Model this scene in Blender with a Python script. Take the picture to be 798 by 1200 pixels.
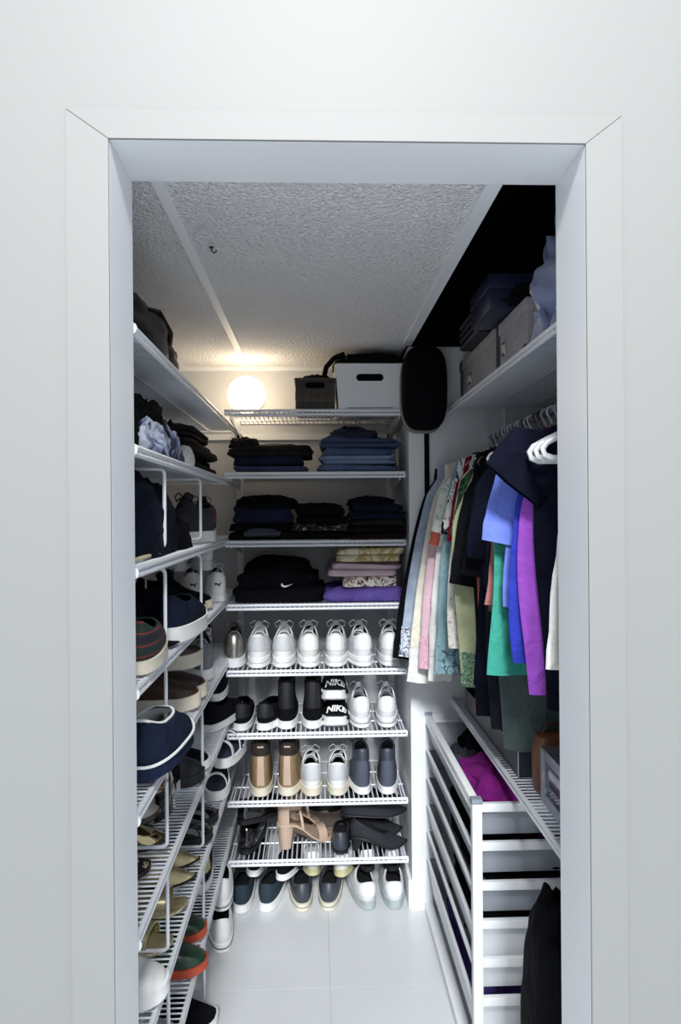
import bpy, bmesh, math, random
from mathutils import Vector, Matrix, noise

for o in list(bpy.data.objects):
    bpy.data.objects.remove(o)
SC = bpy.context.scene
COL = SC.collection
PI = math.pi
R = math.radians

# ------------------------------------------------------------------ camera
cam_d = bpy.data.cameras.new('camera')
cam = bpy.data.objects.new('camera', cam_d)
COL.objects.link(cam)
cam_d.sensor_width = 36.0
cam_d.lens = 24.0
cam_d.clip_start = 0.02
cam.matrix_world = (Matrix.Translation((0, 0, 1.44)) @ Matrix.Rotation(R(-2.0), 4, 'Z')
                    @ Matrix.Rotation(R(89.97), 4, 'X') @ Matrix.Rotation(R(-0.44), 4, 'Z'))
SC.camera = cam

# ------------------------------------------------------------------ world, lights, exposure
world = bpy.data.worlds.new('room_daylight')
SC.world = world
world.use_nodes = True
bgn = world.node_tree.nodes['Background']
bgn.inputs[0].default_value = (0.86, 0.93, 1.0, 1)
bgn.inputs[1].default_value = 0.62

ld = bpy.data.lights.new('room_ceiling_lamp', 'AREA')
ld.shape = 'DISK'
ld.size = 0.34
ld.energy = 30
ld.color = (1.0, 0.985, 0.96)
lamp = bpy.data.objects.new('room_ceiling_lamp', ld)
lamp.location = (0.06, -0.35, 2.98)
lamp.rotation_euler = (R(38), 0, 0)
COL.objects.link(lamp)

sd = bpy.data.lights.new('interior_fill_sun', 'SUN')  # added soft sun that brightens the closet interior; no window stands behind it
sd.energy = 2.4
sd.angle = R(9)
sd.color = (0.95, 0.98, 1.0)
sun = bpy.data.objects.new('interior_fill_sun', sd)
sun.rotation_euler = (R(57), 0, R(-1))
COL.objects.link(sun)

SC.view_settings.view_transform = 'Standard'
SC.view_settings.look = 'None'
SC.view_settings.gamma = 1.0
SC.view_settings.use_curve_mapping = False
SC.view_settings.exposure = 0.36

# ------------------------------------------------------------------ materials
MATS = {}
def lin(c):
    if isinstance(c, str):
        c = c.lstrip('#')
        c = [int(c[i:i + 2], 16) / 255 for i in (0, 2, 4)]
    return tuple(x / 12.92 if x <= 0.04045 else ((x + 0.055) / 1.055) ** 2.4 for x in c) + (1,)

def mat(name, c, rough=0.6, metal=0.0, bump=0.0, bscale=200.0, var=0.0, vscale=8.0, spec=0.5, coat=0.0,
        emit=None, es=0.0, trans=0.0, sheen=0.0, wrinkle=0.0):
    if name in MATS:
        return MATS[name]
    m = bpy.data.materials.new(name)
    m.use_nodes = True
    nt = m.node_tree
    b = nt.nodes['Principled BSDF']
    col = lin(c)
    b.inputs['Base Color'].default_value = col
    b.inputs['Roughness'].default_value = rough
    b.inputs['Metallic'].default_value = metal
    b.inputs['Specular IOR Level'].default_value = spec
    b.inputs['Coat Weight'].default_value = coat
    b.inputs['Transmission Weight'].default_value = trans
    b.inputs['Sheen Weight'].default_value = sheen
    if emit:
        b.inputs['Emission Color'].default_value = lin(emit)
        b.inputs['Emission Strength'].default_value = es
    tc = nt.nodes.new('ShaderNodeTexCoord')
    if var > 0:
        n = nt.nodes.new('ShaderNodeTexNoise')
        n.inputs['Scale'].default_value = vscale
        n.inputs['Detail'].default_value = 4
        nt.links.new(tc.outputs['Object'], n.inputs['Vector'])
        rp = nt.nodes.new('ShaderNodeValToRGB')
        rp.color_ramp.elements[0].position = 0.3
        rp.color_ramp.elements[1].position = 0.7
        rp.color_ramp.elements[0].color = tuple(x * (1 - var) for x in col[:3]) + (1,)
        rp.color_ramp.elements[1].color = tuple(min(1, x * (1 + var)) for x in col[:3]) + (1,)
        nt.links.new(n.outputs['Fac'], rp.inputs['Fac'])
        nt.links.new(rp.outputs['Color'], b.inputs['Base Color'])
    if bump > 0:
        n2 = nt.nodes.new('ShaderNodeTexNoise')
        n2.inputs['Scale'].default_value = bscale
        n2.inputs['Detail'].default_value = 3
        nt.links.new(tc.outputs['Object'], n2.inputs['Vector'])
        bp = nt.nodes.new('ShaderNodeBump')
        bp.inputs['Strength'].default_value = bump
        bp.inputs['Distance'].default_value = 0.004
        nt.links.new(n2.outputs['Fac'], bp.inputs['Height'])
        if wrinkle > 0:
            n4 = nt.nodes.new('ShaderNodeTexNoise')
            n4.inputs['Scale'].default_value = 16
            n4.inputs['Detail'].default_value = 4
            n4.inputs['Distortion'].default_value = 1.2
            nt.links.new(tc.outputs['Object'], n4.inputs['Vector'])
            bq = nt.nodes.new('ShaderNodeBump')
            bq.inputs['Strength'].default_value = wrinkle
            bq.inputs['Distance'].default_value = 0.02
            nt.links.new(n4.outputs['Fac'], bq.inputs['Height'])
            nt.links.new(bq.outputs['Normal'], bp.inputs['Normal'])
        nt.links.new(bp.outputs['Normal'], b.inputs['Normal'])
    MATS[name] = m
    return m

def patterned(name, stops, scale=20.0, kind='noise', rough=0.85, metal=0.0, dist=0.0, const=True, axis=(1, 1, 1)):
    """cloth or leather print: colour stops over a noise / voronoi / wave value"""
    if name in MATS:
        return MATS[name]
    m = bpy.data.materials.new(name)
    m.use_nodes = True
    nt = m.node_tree
    b = nt.nodes['Principled BSDF']
    b.inputs['Roughness'].default_value = rough
    b.inputs['Metallic'].default_value = metal
    tc = nt.nodes.new('ShaderNodeTexCoord')
    mp = nt.nodes.new('ShaderNodeMapping')
    mp.inputs['Scale'].default_value = axis
    nt.links.new(tc.outputs['Object'], mp.inputs['Vector'])
    if kind == 'noise':
        t = nt.nodes.new('ShaderNodeTexNoise')
        t.inputs['Detail'].default_value = 3
        t.inputs['Distortion'].default_value = dist
        out = t.outputs['Fac']
    elif kind == 'voronoi':
        t = nt.nodes.new('ShaderNodeTexVoronoi')
        out = t.outputs['Distance']
    else:
        t = nt.nodes.new('ShaderNodeTexWave')
        t.bands_direction = 'Z'
        t.inputs['Distortion'].default_value = dist
        out = t.outputs['Fac']
    t.inputs['Scale'].default_value = scale
    nt.links.new(mp.outputs['Vector'], t.inputs['Vector'])
    rp = nt.nodes.new('ShaderNodeValToRGB')
    if const:
        rp.color_ramp.interpolation = 'CONSTANT'
    els = rp.color_ramp.elements
    while len(els) < len(stops):
        els.new(0.5)
    for e, (p, c) in zip(els, stops):
        e.position = p
        e.color = lin(c)
    nt.links.new(out, rp.inputs['Fac'])
    nt.links.new(rp.outputs['Color'], b.inputs['Base Color'])
    MATS[name] = m
    return m

def cloth(name, c, var=0.18, vs=14, bump=0.25, rough=0.9):
    return mat(name, c, rough=rough, var=var, vscale=vs, bump=bump, bscale=500, spec=0.12, wrinkle=0.55)

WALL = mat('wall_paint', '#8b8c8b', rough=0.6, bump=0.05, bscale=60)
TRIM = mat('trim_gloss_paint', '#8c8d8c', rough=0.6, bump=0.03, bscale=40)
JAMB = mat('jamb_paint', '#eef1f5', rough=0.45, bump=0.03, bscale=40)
CLOSET = mat('closet_wall_paint', '#e9ecef', rough=0.6, bump=0.06, bscale=80)
BACKW = mat('closet_back_paint', '#c6c7ca', rough=0.7, bump=0.08, bscale=90)
DARKW = mat('recess_painted_shade', '#0b0e18', rough=0.9, var=0.3, vscale=3)  # shade of the unlit high recess, put into its wall and ceiling colour
TILE = mat('floor_tile_white', '#d3d6d9', rough=0.28, var=0.03, vscale=3)
GROUT = mat('floor_grout', '#b4b8bc', rough=0.8)
RAIL = mat('white_coated_wire', '#e9ecf2', rough=0.35)
WIRE = mat('white_thin_wire', '#dfe4ee', rough=0.4)
METAL = mat('rod_steel', '#8b909c', rough=0.3, metal=0.9)
CHROME = mat('chrome', '#d8d8da', rough=0.15, metal=1.0)
BLACK = cloth('black_cloth', '#0b0c11', var=0.3)
NAVY = cloth('navy_cloth', '#131829', var=0.3)
JET = mat('black_rubber', '#0a0a0c', rough=0.6)

def ceiling_material():
    m = bpy.data.materials.new('stippled_ceiling')
    m.use_nodes = True
    nt = m.node_tree
    b = nt.nodes['Principled BSDF']
    b.inputs['Roughness'].default_value = 0.9
    tc = nt.nodes.new('ShaderNodeTexCoord')
    n = nt.nodes.new('ShaderNodeTexNoise')
    n.inputs['Scale'].default_value = 115
    n.inputs['Detail'].default_value = 2
    n.inputs['Distortion'].default_value = 0.6
    nt.links.new(tc.outputs['Object'], n.inputs['Vector'])
    n3 = nt.nodes.new('ShaderNodeTexNoise')
    n3.inputs['Scale'].default_value = 2.2
    nt.links.new(tc.outputs['Object'], n3.inputs['Vector'])
    rp = nt.nodes.new('ShaderNodeValToRGB')
    rp.color_ramp.elements[0].position = 0.35
    rp.color_ramp.elements[0].color = lin('#ececf0')
    rp.color_ramp.elements[1].position = 0.65
    rp.color_ramp.elements[1].color = lin('#f4f4f5')
    nt.links.new(n3.outputs['Fac'], rp.inputs['Fac'])
    nt.links.new(rp.outputs['Color'], b.inputs['Base Color'])
    bp = nt.nodes.new('ShaderNodeBump')
    bp.inputs['Strength'].default_value = 1.0
    bp.inputs['Distance'].default_value = 0.015
    nt.links.new(n.outputs['Fac'], bp.inputs['Height'])
    nt.links.new(bp.outputs['Normal'], b.inputs['Normal'])
    return m
CEIL = ceiling_material()

# ------------------------------------------------------------------ mesh helpers
class MB:
    def __init__(s):
        s.v = []
        s.f = []
    def box(s, x0, x1, y0, y1, z0, z1):
        n = len(s.v)
        s.v += [(x, y, z) for z in (z0, z1) for y in (y0, y1) for x in (x0, x1)]
        s.f += [tuple(n + i for i in q) for q in ((0, 2, 3, 1), (4, 5, 7, 6), (0, 1, 5, 4), (2, 6, 7, 3), (0, 4, 6, 2), (1, 3, 7, 5))]
        return s
    def loft(s, rings, cap0=True, cap1=True, close=True):
        n = len(s.v)
        N = len(rings[0])
        for r in rings:
            s.v += [tuple(p) for p in r]
        for i in range(len(rings) - 1):
            for j in range(N if close else N - 1):
                k = (j + 1) % N
                s.f.append((n + i * N + j, n + i * N + k, n + (i + 1) * N + k, n + (i + 1) * N + j))
        if cap0:
            s.f.append(tuple(n + j for j in reversed(range(N))))
        if cap1:
            m = n + (len(rings) - 1) * N
            s.f.append(tuple(m + j for j in range(N)))
        return s
    def tube(s, path, r, k=6, closed=False, r1=None):
        P = [Vector(p) for p in path]
        n = len(P)
        rings = []
        up = Vector((0, 0, 1))
        prev = None
        for i in range(n):
            if closed:
                t = P[(i + 1) % n] - P[i - 1]
            else:
                t = P[min(i + 1, n - 1)] - P[max(i - 1, 0)]
            if t.length < 1e-9:
                t = Vector((0, 0, 1))
            t.normalize()
            if prev is None:
                a = t.cross(up)
                if a.length < 0.05:
                    a = t.cross(Vector((1, 0, 0)))
            else:
                a = prev - t * prev.dot(t)
                if a.length < 1e-6:
                    a = t.cross(up)
            a.normalize()
            prev = a
            b = t.cross(a)
            rr = r if r1 is None else r + (r1 - r) * i / (n - 1)
            rings.append([P[i] + a * (rr * math.cos(2 * PI * j / k)) + b * (rr * math.sin(2 * PI * j / k)) for j in range(k)])
        if closed:
            rings.append(rings[0])
        s.loft(rings, not closed, not closed)
        return s
    def poly(s, pts, off):
        """extruded polygon: pts list of 3D, off = extrusion vector"""
        n = len(s.v)
        N = len(pts)
        off = Vector(off)
        s.v += [tuple(p) for p in pts] + [tuple(Vector(p) + off) for p in pts]
        s.f.append(tuple(n + i for i in range(N)))
        s.f.append(tuple(n + N + i for i in reversed(range(N))))
        for i in range(N):
            k = (i + 1) % N
            s.f.append((n + i, n + N + i, n + N + k, n + k))
        return s
    def mesh(s, name, smooth=True, bevel=0.0):
        me = bpy.data.meshes.new(name)
        me.from_pydata(s.v, [], s.f)
        me.validate()
        bm = bmesh.new()
        bm.from_mesh(me)
        bmesh.ops.recalc_face_normals(bm, faces=bm.faces)
        if bevel > 0:
            es = [e for e in bm.edges if len(e.link_faces) == 2 and e.calc_face_angle() > 0.6]
            bmesh.ops.bevel(bm, geom=es, offset=bevel, segments=2, affect='EDGES', profile=0.6)
        if smooth:
            for f in bm.faces:
                f.smooth = True
            for e in bm.edges:
                if len(e.link_faces) == 2 and e.calc_face_angle() > 0.75:
                    e.smooth = False
        bm.to_mesh(me)
        bm.free()
        return me
    def build(s, name, m, parent=None, smooth=True, bevel=0.0, **kw):
        return put(name, s.mesh(name, smooth, bevel), m, parent, **kw)

def put(name, me, m, parent=None, loc=None, rot=None, label=None):
    if m is not None and len(me.materials) == 0:
        me.materials.append(m)
    o = bpy.data.objects.new(name, me)
    COL.objects.link(o)
    if parent is not None:
        o.parent = parent
    if loc is not None:
        o.location = loc
    if rot is not None:
        o.rotation_euler = rot
    if label:
        o['label'] = label
    return o

def tag(o, label, cat, group=None, kind=None):
    o['label'] = label
    o['category'] = cat
    if group:
        o['group'] = group
    if kind:
        o['kind'] = kind
    return o

def thing(name, label, cat, loc=(0, 0, 0), rz=0.0, group=None, rx=0.0, ry=0.0):
    o = bpy.data.objects.new(name, None)
    o.empty_display_size = 0.05
    COL.objects.link(o)
    o.location = loc
    o.rotation_euler = (R(rx), R(ry), R(rz))
    return tag(o, label, cat, group)

def struct(name, mb, m, label, parent=None, bevel=0.0, smooth=False):
    o = mb.build(name, m, parent, smooth=smooth, bevel=bevel)
    if parent is None:
        o['kind'] = 'structure'
        o['label'] = label
    return o

def interp(tab, u):
    for (a, va), (b, vb) in zip(tab, tab[1:]):
        if u <= b:
            t = (u - a) / (b - a) if b > a else 0
            t = max(0, min(1, t))
            return va + (vb - va) * t
    return tab[-1][1]

def sp(v, p):
    return math.copysign(abs(v) ** p, v)

def rrect(hx, hy, r, n=8):
    """rounded rectangle outline, counter-clockwise"""
    pts = []
    for cx, cy, a0 in ((hx - r, hy - r, 0), (-hx + r, hy - r, 90), (-hx + r, -hy + r, 180), (hx - r, -hy + r, 270)):
        for i in range(n + 1):
            a = R(a0 + 90 * i / n)
            pts.append((cx + r * math.cos(a), cy + r * math.sin(a)))
    return pts

# ------------------------------------------------------------------ the setting
JL, JR, HD = -0.321, 0.435, 2.026      # door opening: left, right, head height
YF, YB = 1.083, 1.218                  # front and inner face of the door wall
CEILZ = 2.045
XL, XR = -0.64, 0.88                   # closet side walls
YBACK, YRET = 2.86, 2.46               # back wall of the alcove, face of the return wall

w = MB()
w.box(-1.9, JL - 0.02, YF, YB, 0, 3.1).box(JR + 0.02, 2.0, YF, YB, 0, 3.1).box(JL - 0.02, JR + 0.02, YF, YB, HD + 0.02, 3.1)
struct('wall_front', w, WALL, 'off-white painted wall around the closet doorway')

def mitre(name, pts, label):
    struct(name, MB().poly([(x, YF, z) for x, z in pts], (0, -0.005, 0)), TRIM, label, bevel=0.001, smooth=False)
CO = 0.066
CT = 0.046
g = 0.0006
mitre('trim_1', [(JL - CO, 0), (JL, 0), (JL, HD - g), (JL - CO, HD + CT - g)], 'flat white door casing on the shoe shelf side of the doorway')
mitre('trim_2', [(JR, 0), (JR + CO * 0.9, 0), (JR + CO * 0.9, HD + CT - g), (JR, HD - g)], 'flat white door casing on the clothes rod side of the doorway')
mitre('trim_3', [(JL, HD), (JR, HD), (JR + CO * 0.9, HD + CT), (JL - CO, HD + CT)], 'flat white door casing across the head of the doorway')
struct('trim_4', MB().box(JL - 0.02, JL, YF, YB, 0, HD + 0.02), JAMB, 'white door jamb beside the shoe shelves', bevel=0.001)
struct('trim_5', MB().box(JR, JR + 0.02, YF, YB, 0, HD + 0.02), JAMB, 'white door jamb beside the hanging clothes', bevel=0.001)
struct('trim_6', MB().box(JL, JR, YF, YB, HD, HD + 0.02), JAMB, 'white head jamb under the door header', bevel=0.001)

struct('wall_left', MB().box(XL - 0.06, XL, YB, YBACK + 0.06, 0, 2.62), CLOSET, 'closet side wall behind the left shoe shelves')
struct('wall_back', MB().box(XL, 0.335, YBACK, YBACK + 0.06, 0, CEILZ + 0.03), BACKW, 'closet back wall behind the wire shelves')
struct('wall_return', MB().box(0.335, XR, YRET, YBACK + 0.06, 0, 2.035), CLOSET, 'white return wall at the end of the clothes rod', bevel=0.003)
struct('wall_right', MB().box(XR, XR + 0.06, YB, YBACK + 0.06, 0, 2.62), CLOSET, 'closet side wall behind the hanging clothes')
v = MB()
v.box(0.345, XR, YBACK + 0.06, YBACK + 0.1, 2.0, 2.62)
struct('wall_upper_back', v, DARKW, 'wall high over the return wall, coloured dark for shade')
struct('wall_upper_right', MB().box(XR - 0.008, XR, YB, YBACK + 0.06, 1.99, 2.6), DARKW, 'side wall of the high recess, coloured dark for shade')
struct('wall_upper_front', MB().box(0.345, XR - 0.008, YB, YB + 0.006, 2.05, 2.6), DARKW, 'inner face of the wall over the doorway, coloured dark for shade')
struct('wall_upper_left', MB().box(0.339, 0.345, YB, YBACK + 0.1, CEILZ + 0.012, 2.6), DARKW, 'side of the high recess over the ceiling panel, coloured dark for shade')
struct('ceiling_upper', MB().box(XL - 0.06, XR + 0.06, YB, YBACK + 0.1, 2.6, 2.66), DARKW, 'ceiling of the high recess, coloured dark for shade')

ceil = struct('ceiling', MB().box(XL, 0.339, YB, YBACK + 0.06, CEILZ + 0.012, CEILZ + 0.04), CLOSET, 'low stippled white ceiling over the closet')
for x0, x1, y0, y1 in ((XL, -0.286, YB, 2.1995), (XL, -0.286, 2.2005, YBACK), (-0.286, 0.33, YB, 1.9995), (-0.286, 0.33, 2.0005, YBACK)):
    put('ceiling_panel', MB().box(x0, x1, y0, y1, CEILZ, CEILZ + 0.012).mesh('ceiling_panel', False), CEIL, ceil)
struct('trim_7', MB().box(-0.297, -0.274, YB, YBACK - 0.012, CEILZ - 0.005, CEILZ), JAMB, 'narrow white batten running along the stippled ceiling', bevel=0.001)
struct('trim_8', MB().box(0.316, 0.346, YB, YRET - 0.003, CEILZ - 0.008, CEILZ + 0.012), JAMB, 'white edge strip where the ceiling stops at the dark recess', bevel=0.001)
struct('trim_9', MB().box(XL, 0.335, YBACK - 0.012, YBACK, CEILZ - 0.016, CEILZ), JAMB, 'thin white moulding between ceiling and back wall', bevel=0.001)
struct('trim_10', MB().box(XL, 0.335, YBACK - 0.012, YBACK, 1.74, 1.765), JAMB, 'white hang track across the back wall under the lamp', bevel=0.001)

floor = struct('floor', MB().box(-0.9, 1.2, -0.235, YBACK, -0.06, -0.0035), GROUT, 'white tiled floor with fine grout joints')
struct('floor_room', MB().box(-3.2, 3.3, -3.5, -0.235, -0.06, 0).box(-3.2, -0.9, -0.235, YF, -0.06, 0).box(1.2, 3.3, -0.235, YF, -0.06, 0), TILE, 'plain white floor of the room in front of the closet')
TS = 0.46
for i in range(-2, 3):
    for j in range(-4, 3):
        x0, x1 = 0.03 + i * TS, 0.03 + (i + 1) * TS
        y0, y1 = 1.605 + j * TS, 1.605 + (j + 1) * TS
        x0, x1, y0, y1 = max(x0, -0.9), min(x1, 1.2), y0, min(y1, YBACK)
        if x1 - x0 < 0.02 or y1 - y0 < 0.02:
            continue
        h = 0.0008
        put('tile', MB().box(x0 + h, x1 - h, y0 + h, y1 - h, -0.0035, 0).mesh('tile', False), TILE, floor)
struct('baseboard_return', MB().box(0.327, 0.386, YRET - 0.011, YRET, 0, 0.105), JAMB, 'short white baseboard under the return wall', bevel=0.002)
struct('baseboard_alcove', MB().box(0.322, 0.335, YRET, YBACK, 0, 0.105), JAMB, 'white baseboard on the side of the shelf alcove', bevel=0.002)

# shelf standards on the back wall
for i, x in enumerate((-0.318, 0.308)):
    struct('trim_%d' % (11 + i), MB().box(x - 0.012, x + 0.012, YBACK - 0.012, YBACK, 0.1, 1.78), RAIL,
           'vertical white shelf track on the back wall', bevel=0.001)

# ------------------------------------------------------------------ wire shelves
def wire_shelf(label, length, depth, loc, rz, group, frames=(), brackets=(), drop=0.0, pitch=0.0175, solid=0.0055, track=True):
    """local: x along the front, y from front edge (0) to wall (depth), top of the wires at z=0"""
    t = thing('wire_shelf', label, 'shelf', loc, rz, group)
    fr = MB()
    fr.tube([(0.003, 0, -solid), (length - 0.003, 0, -solid)], solid, 8)
    fr.tube([(0.003, -0.001, -0.019), (length - 0.003, -0.001, -0.019)], solid * 0.9, 8)
    fr.build('front_rail', RAIL, t)
    MB().tube([(0, depth, -0.004), (length, depth, -0.004)], 0.003, 6).build('back_rail', RAIL, t)
    for f in (0.36, 0.70):
        MB().tube([(0, depth * f, -0.0066), (length, depth * f, -0.0066)], 0.003, 6).build('cross_wire', RAIL, t)
    for s in (0, length):
        MB().tube([(s - 0.004 if s else -0.002, 0, -0.012), (s + 0.002 if s else 0.004, 0, -0.012)], 0.0125, 10).build('end_cap', RAIL, t)
        MB().tube([(abs(s - 0.006), 0.004, -0.006), (abs(s - 0.006), depth, -0.006)], 0.0035, 6).build('side_rail', RAIL, t)
    d = MB()
    n = int(length / pitch)
    for i in range(1, n):
        x = length * i / n
        d.tube([(x, depth, -0.0022), (x, 0.0, -0.0022), (x, -0.0015, -0.019)], 0.0024, 4)
    o = d.build('deck_wires', WIRE, t)
    o['kind'] = 'stuff'
    for bx in brackets:
        b = MB()
        b.poly([(bx - 0.002, 0.03, -0.012), (bx - 0.002, depth, -0.012), (bx - 0.002, depth, -0.075), (bx - 0.002, depth - 0.03, -0.06), (bx - 0.002, 0.03, -0.03)], (0.004, 0, 0))
        b.build('bracket', RAIL, t, smooth=False)
    for fx in frames:
        # bent wire divider hanging from this shelf down to the one below
        f = MB()
        zt, zb = -0.028, -drop + 0.018
        r = 0.012
        yy = 0.008
        path = [(fx, depth - 0.01, zt), (fx, yy + r, zt)]
        path += [(fx, yy + r - r * math.sin(R(a)), zt - r + r * math.cos(R(a))) for a in (22, 45, 68, 90)]
        path += [(fx, yy + r - r * math.cos(R(a)), zb + r - r * math.sin(R(a))) for a in (0, 22, 45, 68, 90)]
        path += [(fx, depth - 0.01, zb)]
        f.tube(path, 0.0042, 8)
        f.build('support_frame', RAIL, t)
        MB().tube([(fx, depth * 0.55, zt), (fx, depth * 0.55, zb)], 0.0028, 6).build('inner_post', RAIL, t)
    return t

ZB = [1.813, 1.586, 1.338, 1.108, 0.869, 0.642, 0.397, 0.182]
ORD = ['topmost', 'second from the top', 'third from the top', 'fourth from the top', 'fifth from the top', 'sixth from the top', 'seventh from the top', 'lowest']
BX0, BX1, BYF = -0.328, 0.322, 2.48
for i, z in enumerate(ZB):
    wire_shelf('white wire shelf on the back wall, %s' % ORD[i], BX1 - BX0, YBACK - BYF - 0.004, (BX0, BYF, z), 0,
               'back wall wire shelves', brackets=(0.014, BX1 - BX0 - 0.014))
ZL = [1.782, 1.566, 1.345, 1.128, 0.902, 0.680, 0.450, 0.238]
LX = -0.330
for i, z in enumerate(ZL):
    y1 = YBACK - 0.004
    y0 = YB + 0.012
    drop = (z - ZL[i + 1]) if i < 7 else z
    fr = () if i == 0 else (1.53 - y0, 2.0 - y0)
    # local x -> world +y, local y -> world -x
    wire_shelf('white wire shelf on the left closet wall, %s' % ORD[i], y1 - y0, abs(XL - LX) - 0.006, (LX, y0, z), 90,
               'left wall wire shelves', frames=fr, drop=drop)
# right: local x -> world -y, local y -> world +x
RX = 0.478
wire_shelf('white wire shelf above the clothes rod', YRET - YB - 0.02, XR - RX - 0.006, (RX, YRET - 0.006, 1.813), -90, 'right wall wire shelves')
wire_shelf('white wire shelf below the hanging clothes', YRET - YB - 0.02, XR - RX - 0.006, (RX + 0.006, YRET - 0.006, 0.766), -90, 'right wall wire shelves')

# clothes rod
ROD = (0.632, 1.705)
t = thing('clothes_rod', 'steel clothes rod under the right wire shelf', 'rod', (ROD[0], YRET, ROD[1]))
MB().tube([(0, -0.002, 0), (0, YB - YRET + 0.01, 0)], 0.0105, 12).build('rod', METAL, t)
MB().tube([(0, -0.001, 0), (0, -0.014, 0)], 0.022, 14).build('end_socket', RAIL, t)
for y in (-0.12, -0.75):
    MB().tube([(0.02, y, 0.085), (0.02, y, 0.02), (0.0, y, 0.0)], 0.004, 6).build('rod_hook', RAIL, t)
MB().box(-0.03, -0.008, -0.008, -0.001, -0.03, 0.09).build('end_bracket', RAIL, t)

# ------------------------------------------------------------------ globe lamp
t = thing('globe_wall_lamp', 'glowing round white globe lamp on the back wall above the wire shelf', 'lamp', (-0.273, YBACK, 1.902))
GL = mat('lit_globe', '#fff6e6', rough=0.4, emit='#ffe8c4', es=7.5)
MB().tube([(0, -0.001, 0), (0, -0.02, 0)], 0.05, 20).build('base', RAIL, t)
MB().tube([(0, -0.02, 0), (0, -0.095, 0)], 0.014, 12).build('stem', RAIL, t)
gm = bmesh.new()
bmesh.ops.create_uvsphere(gm, u_segments=28, v_segments=18, radius=0.073)
gme = bpy.data.meshes.new('globe')
gm.to_mesh(gme)
gm.free()
for p in gme.polygons:
    p.use_smooth = True
put('globe', gme, GL, t, loc=(0, -0.162, 0))

# small hook in the ceiling
t = thing('ceiling_hook', 'tiny dark hook screwed into the stippled ceiling', 'hook', (-0.235, 1.565, CEILZ))
MB().tube([(0, 0, 0), (0, 0, -0.008), (0.006, 0, -0.014), (0.012, 0, -0.008)], 0.0018, 6).build('hook', mat('old_steel', '#3b3b40', rough=0.4, metal=0.6), t)
MB().tube([(0, 0, 0), (0, 0, -0.0015)], 0.006, 10).build('collar', mat('old_steel', '#3b3b40'), t)

# ------------------------------------------------------------------ footwear
LEATHER_W = mat('white_leather', '#e9eaea', rough=0.5, var=0.05, vscale=20, bump=0.08, bscale=120)
MESH_W = mat('white_mesh_knit', '#dfe1e4', rough=0.85, var=0.08, vscale=40, bump=0.4, bscale=420)
SOLE_W = mat('white_sole_rubber', '#eeefef', rough=0.5, var=0.05, vscale=12)
SOLE_C = mat('cream_sole_rubber', '#ddd6c4', rough=0.55, var=0.08, vscale=12)
SOLE_K = mat('black_sole_rubber', '#101116', rough=0.6)
SOLE_Y = mat('yellowed_sole_rubber', '#c9c49a', rough=0.5, var=0.15, vscale=14)
SOLE_G = mat('grey_clear_sole_rubber', '#a9b3b2', rough=0.3, var=0.2, vscale=18)
CANVAS_K = cloth('black_canvas', '#0d0e13', var=0.25)
CANVAS_N = cloth('navy_canvas', '#161d2f', var=0.25)
KNIT_TEAL = patterned('dark_teal_knit', [(0.0, '#14222c'), (0.45, '#2a4150'), (0.6, '#1a2c38')], 70, 'wave', const=False)
LINING_K = mat('black_lining', '#08090c', rough=0.9)
LINING_G = mat('grey_lining', '#8d9096', rough=0.9)
LINING_W = mat('pale_lining', '#cfd1d2', rough=0.9)
TAN = mat('tan_nubuck', '#8b7457', rough=0.7, var=0.15, vscale=25, bump=0.15, bscale=160)
TAN_D = mat('brown_knit', '#241d18', rough=0.85)
BROWN = mat('dark_brown_leather', '#3a261d', rough=0.45, var=0.3, vscale=10, bump=0.1)
GREYQ = patterned('grey_woven_upper', [(0.0, '#3b4150'), (0.4, '#626a7a'), (0.6, '#4a5160')], 55, 'wave', const=False, dist=1.0)
GREYL = mat('charcoal_leather', '#3a3f49', rough=0.45, var=0.2, vscale=18)
SILVER = mat('silver_metallic_leather', '#a9a6a0', rough=0.28, metal=0.85, var=0.25, vscale=30)
GOLD = mat('gold_metallic_leather', '#b7a983', rough=0.35, metal=0.7, var=0.2, vscale=25)
GOLDM = mat('mirror_gold_toe', '#b3a680', rough=0.12, metal=1.0)
BEIGE = mat('beige_leather', '#bfa793', rough=0.5, var=0.08, vscale=15)
BEIGE_D = mat('beige_footbed', '#a08a76', rough=0.6, var=0.1)
SUEDE_K = mat('charcoal_suede', '#1b1d25', rough=0.75, var=0.25, vscale=20, bump=0.1)
PATENT = mat('black_patent_leather', '#060609', rough=0.12, coat=0.8)
GREEN_P = mat('bottle_green_leather', '#1f3a2a', rough=0.28, var=0.2, vscale=10)
ORANGE = mat('orange_sole_rubber', '#b5482a', rough=0.5)
GLITTER = patterned('gold_glitter', [(0.0, '#6d6546'), (0.35, '#cfc7a2'), (0.55, '#8b8260'), (0.7, '#f1ecd0')], 320, 'noise', rough=0.3, metal=0.6)
LEOPARD = patterned('leopard_print', [(0.0, '#15130f'), (0.22, '#b9ad92'), (0.5, '#15130f')], 70, 'voronoi')
LACE_W = mat('white_lace_cord', '#e2e4e6', rough=0.9)
LACE_K = mat('black_lace_cord', '#14151a', rough=0.9)
OFFW = mat('pale_grey_overlay', '#c3c6ca', rough=0.55)
LACE_G = mat('grey_lace_cord', '#8f949c', rough=0.9)

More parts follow.
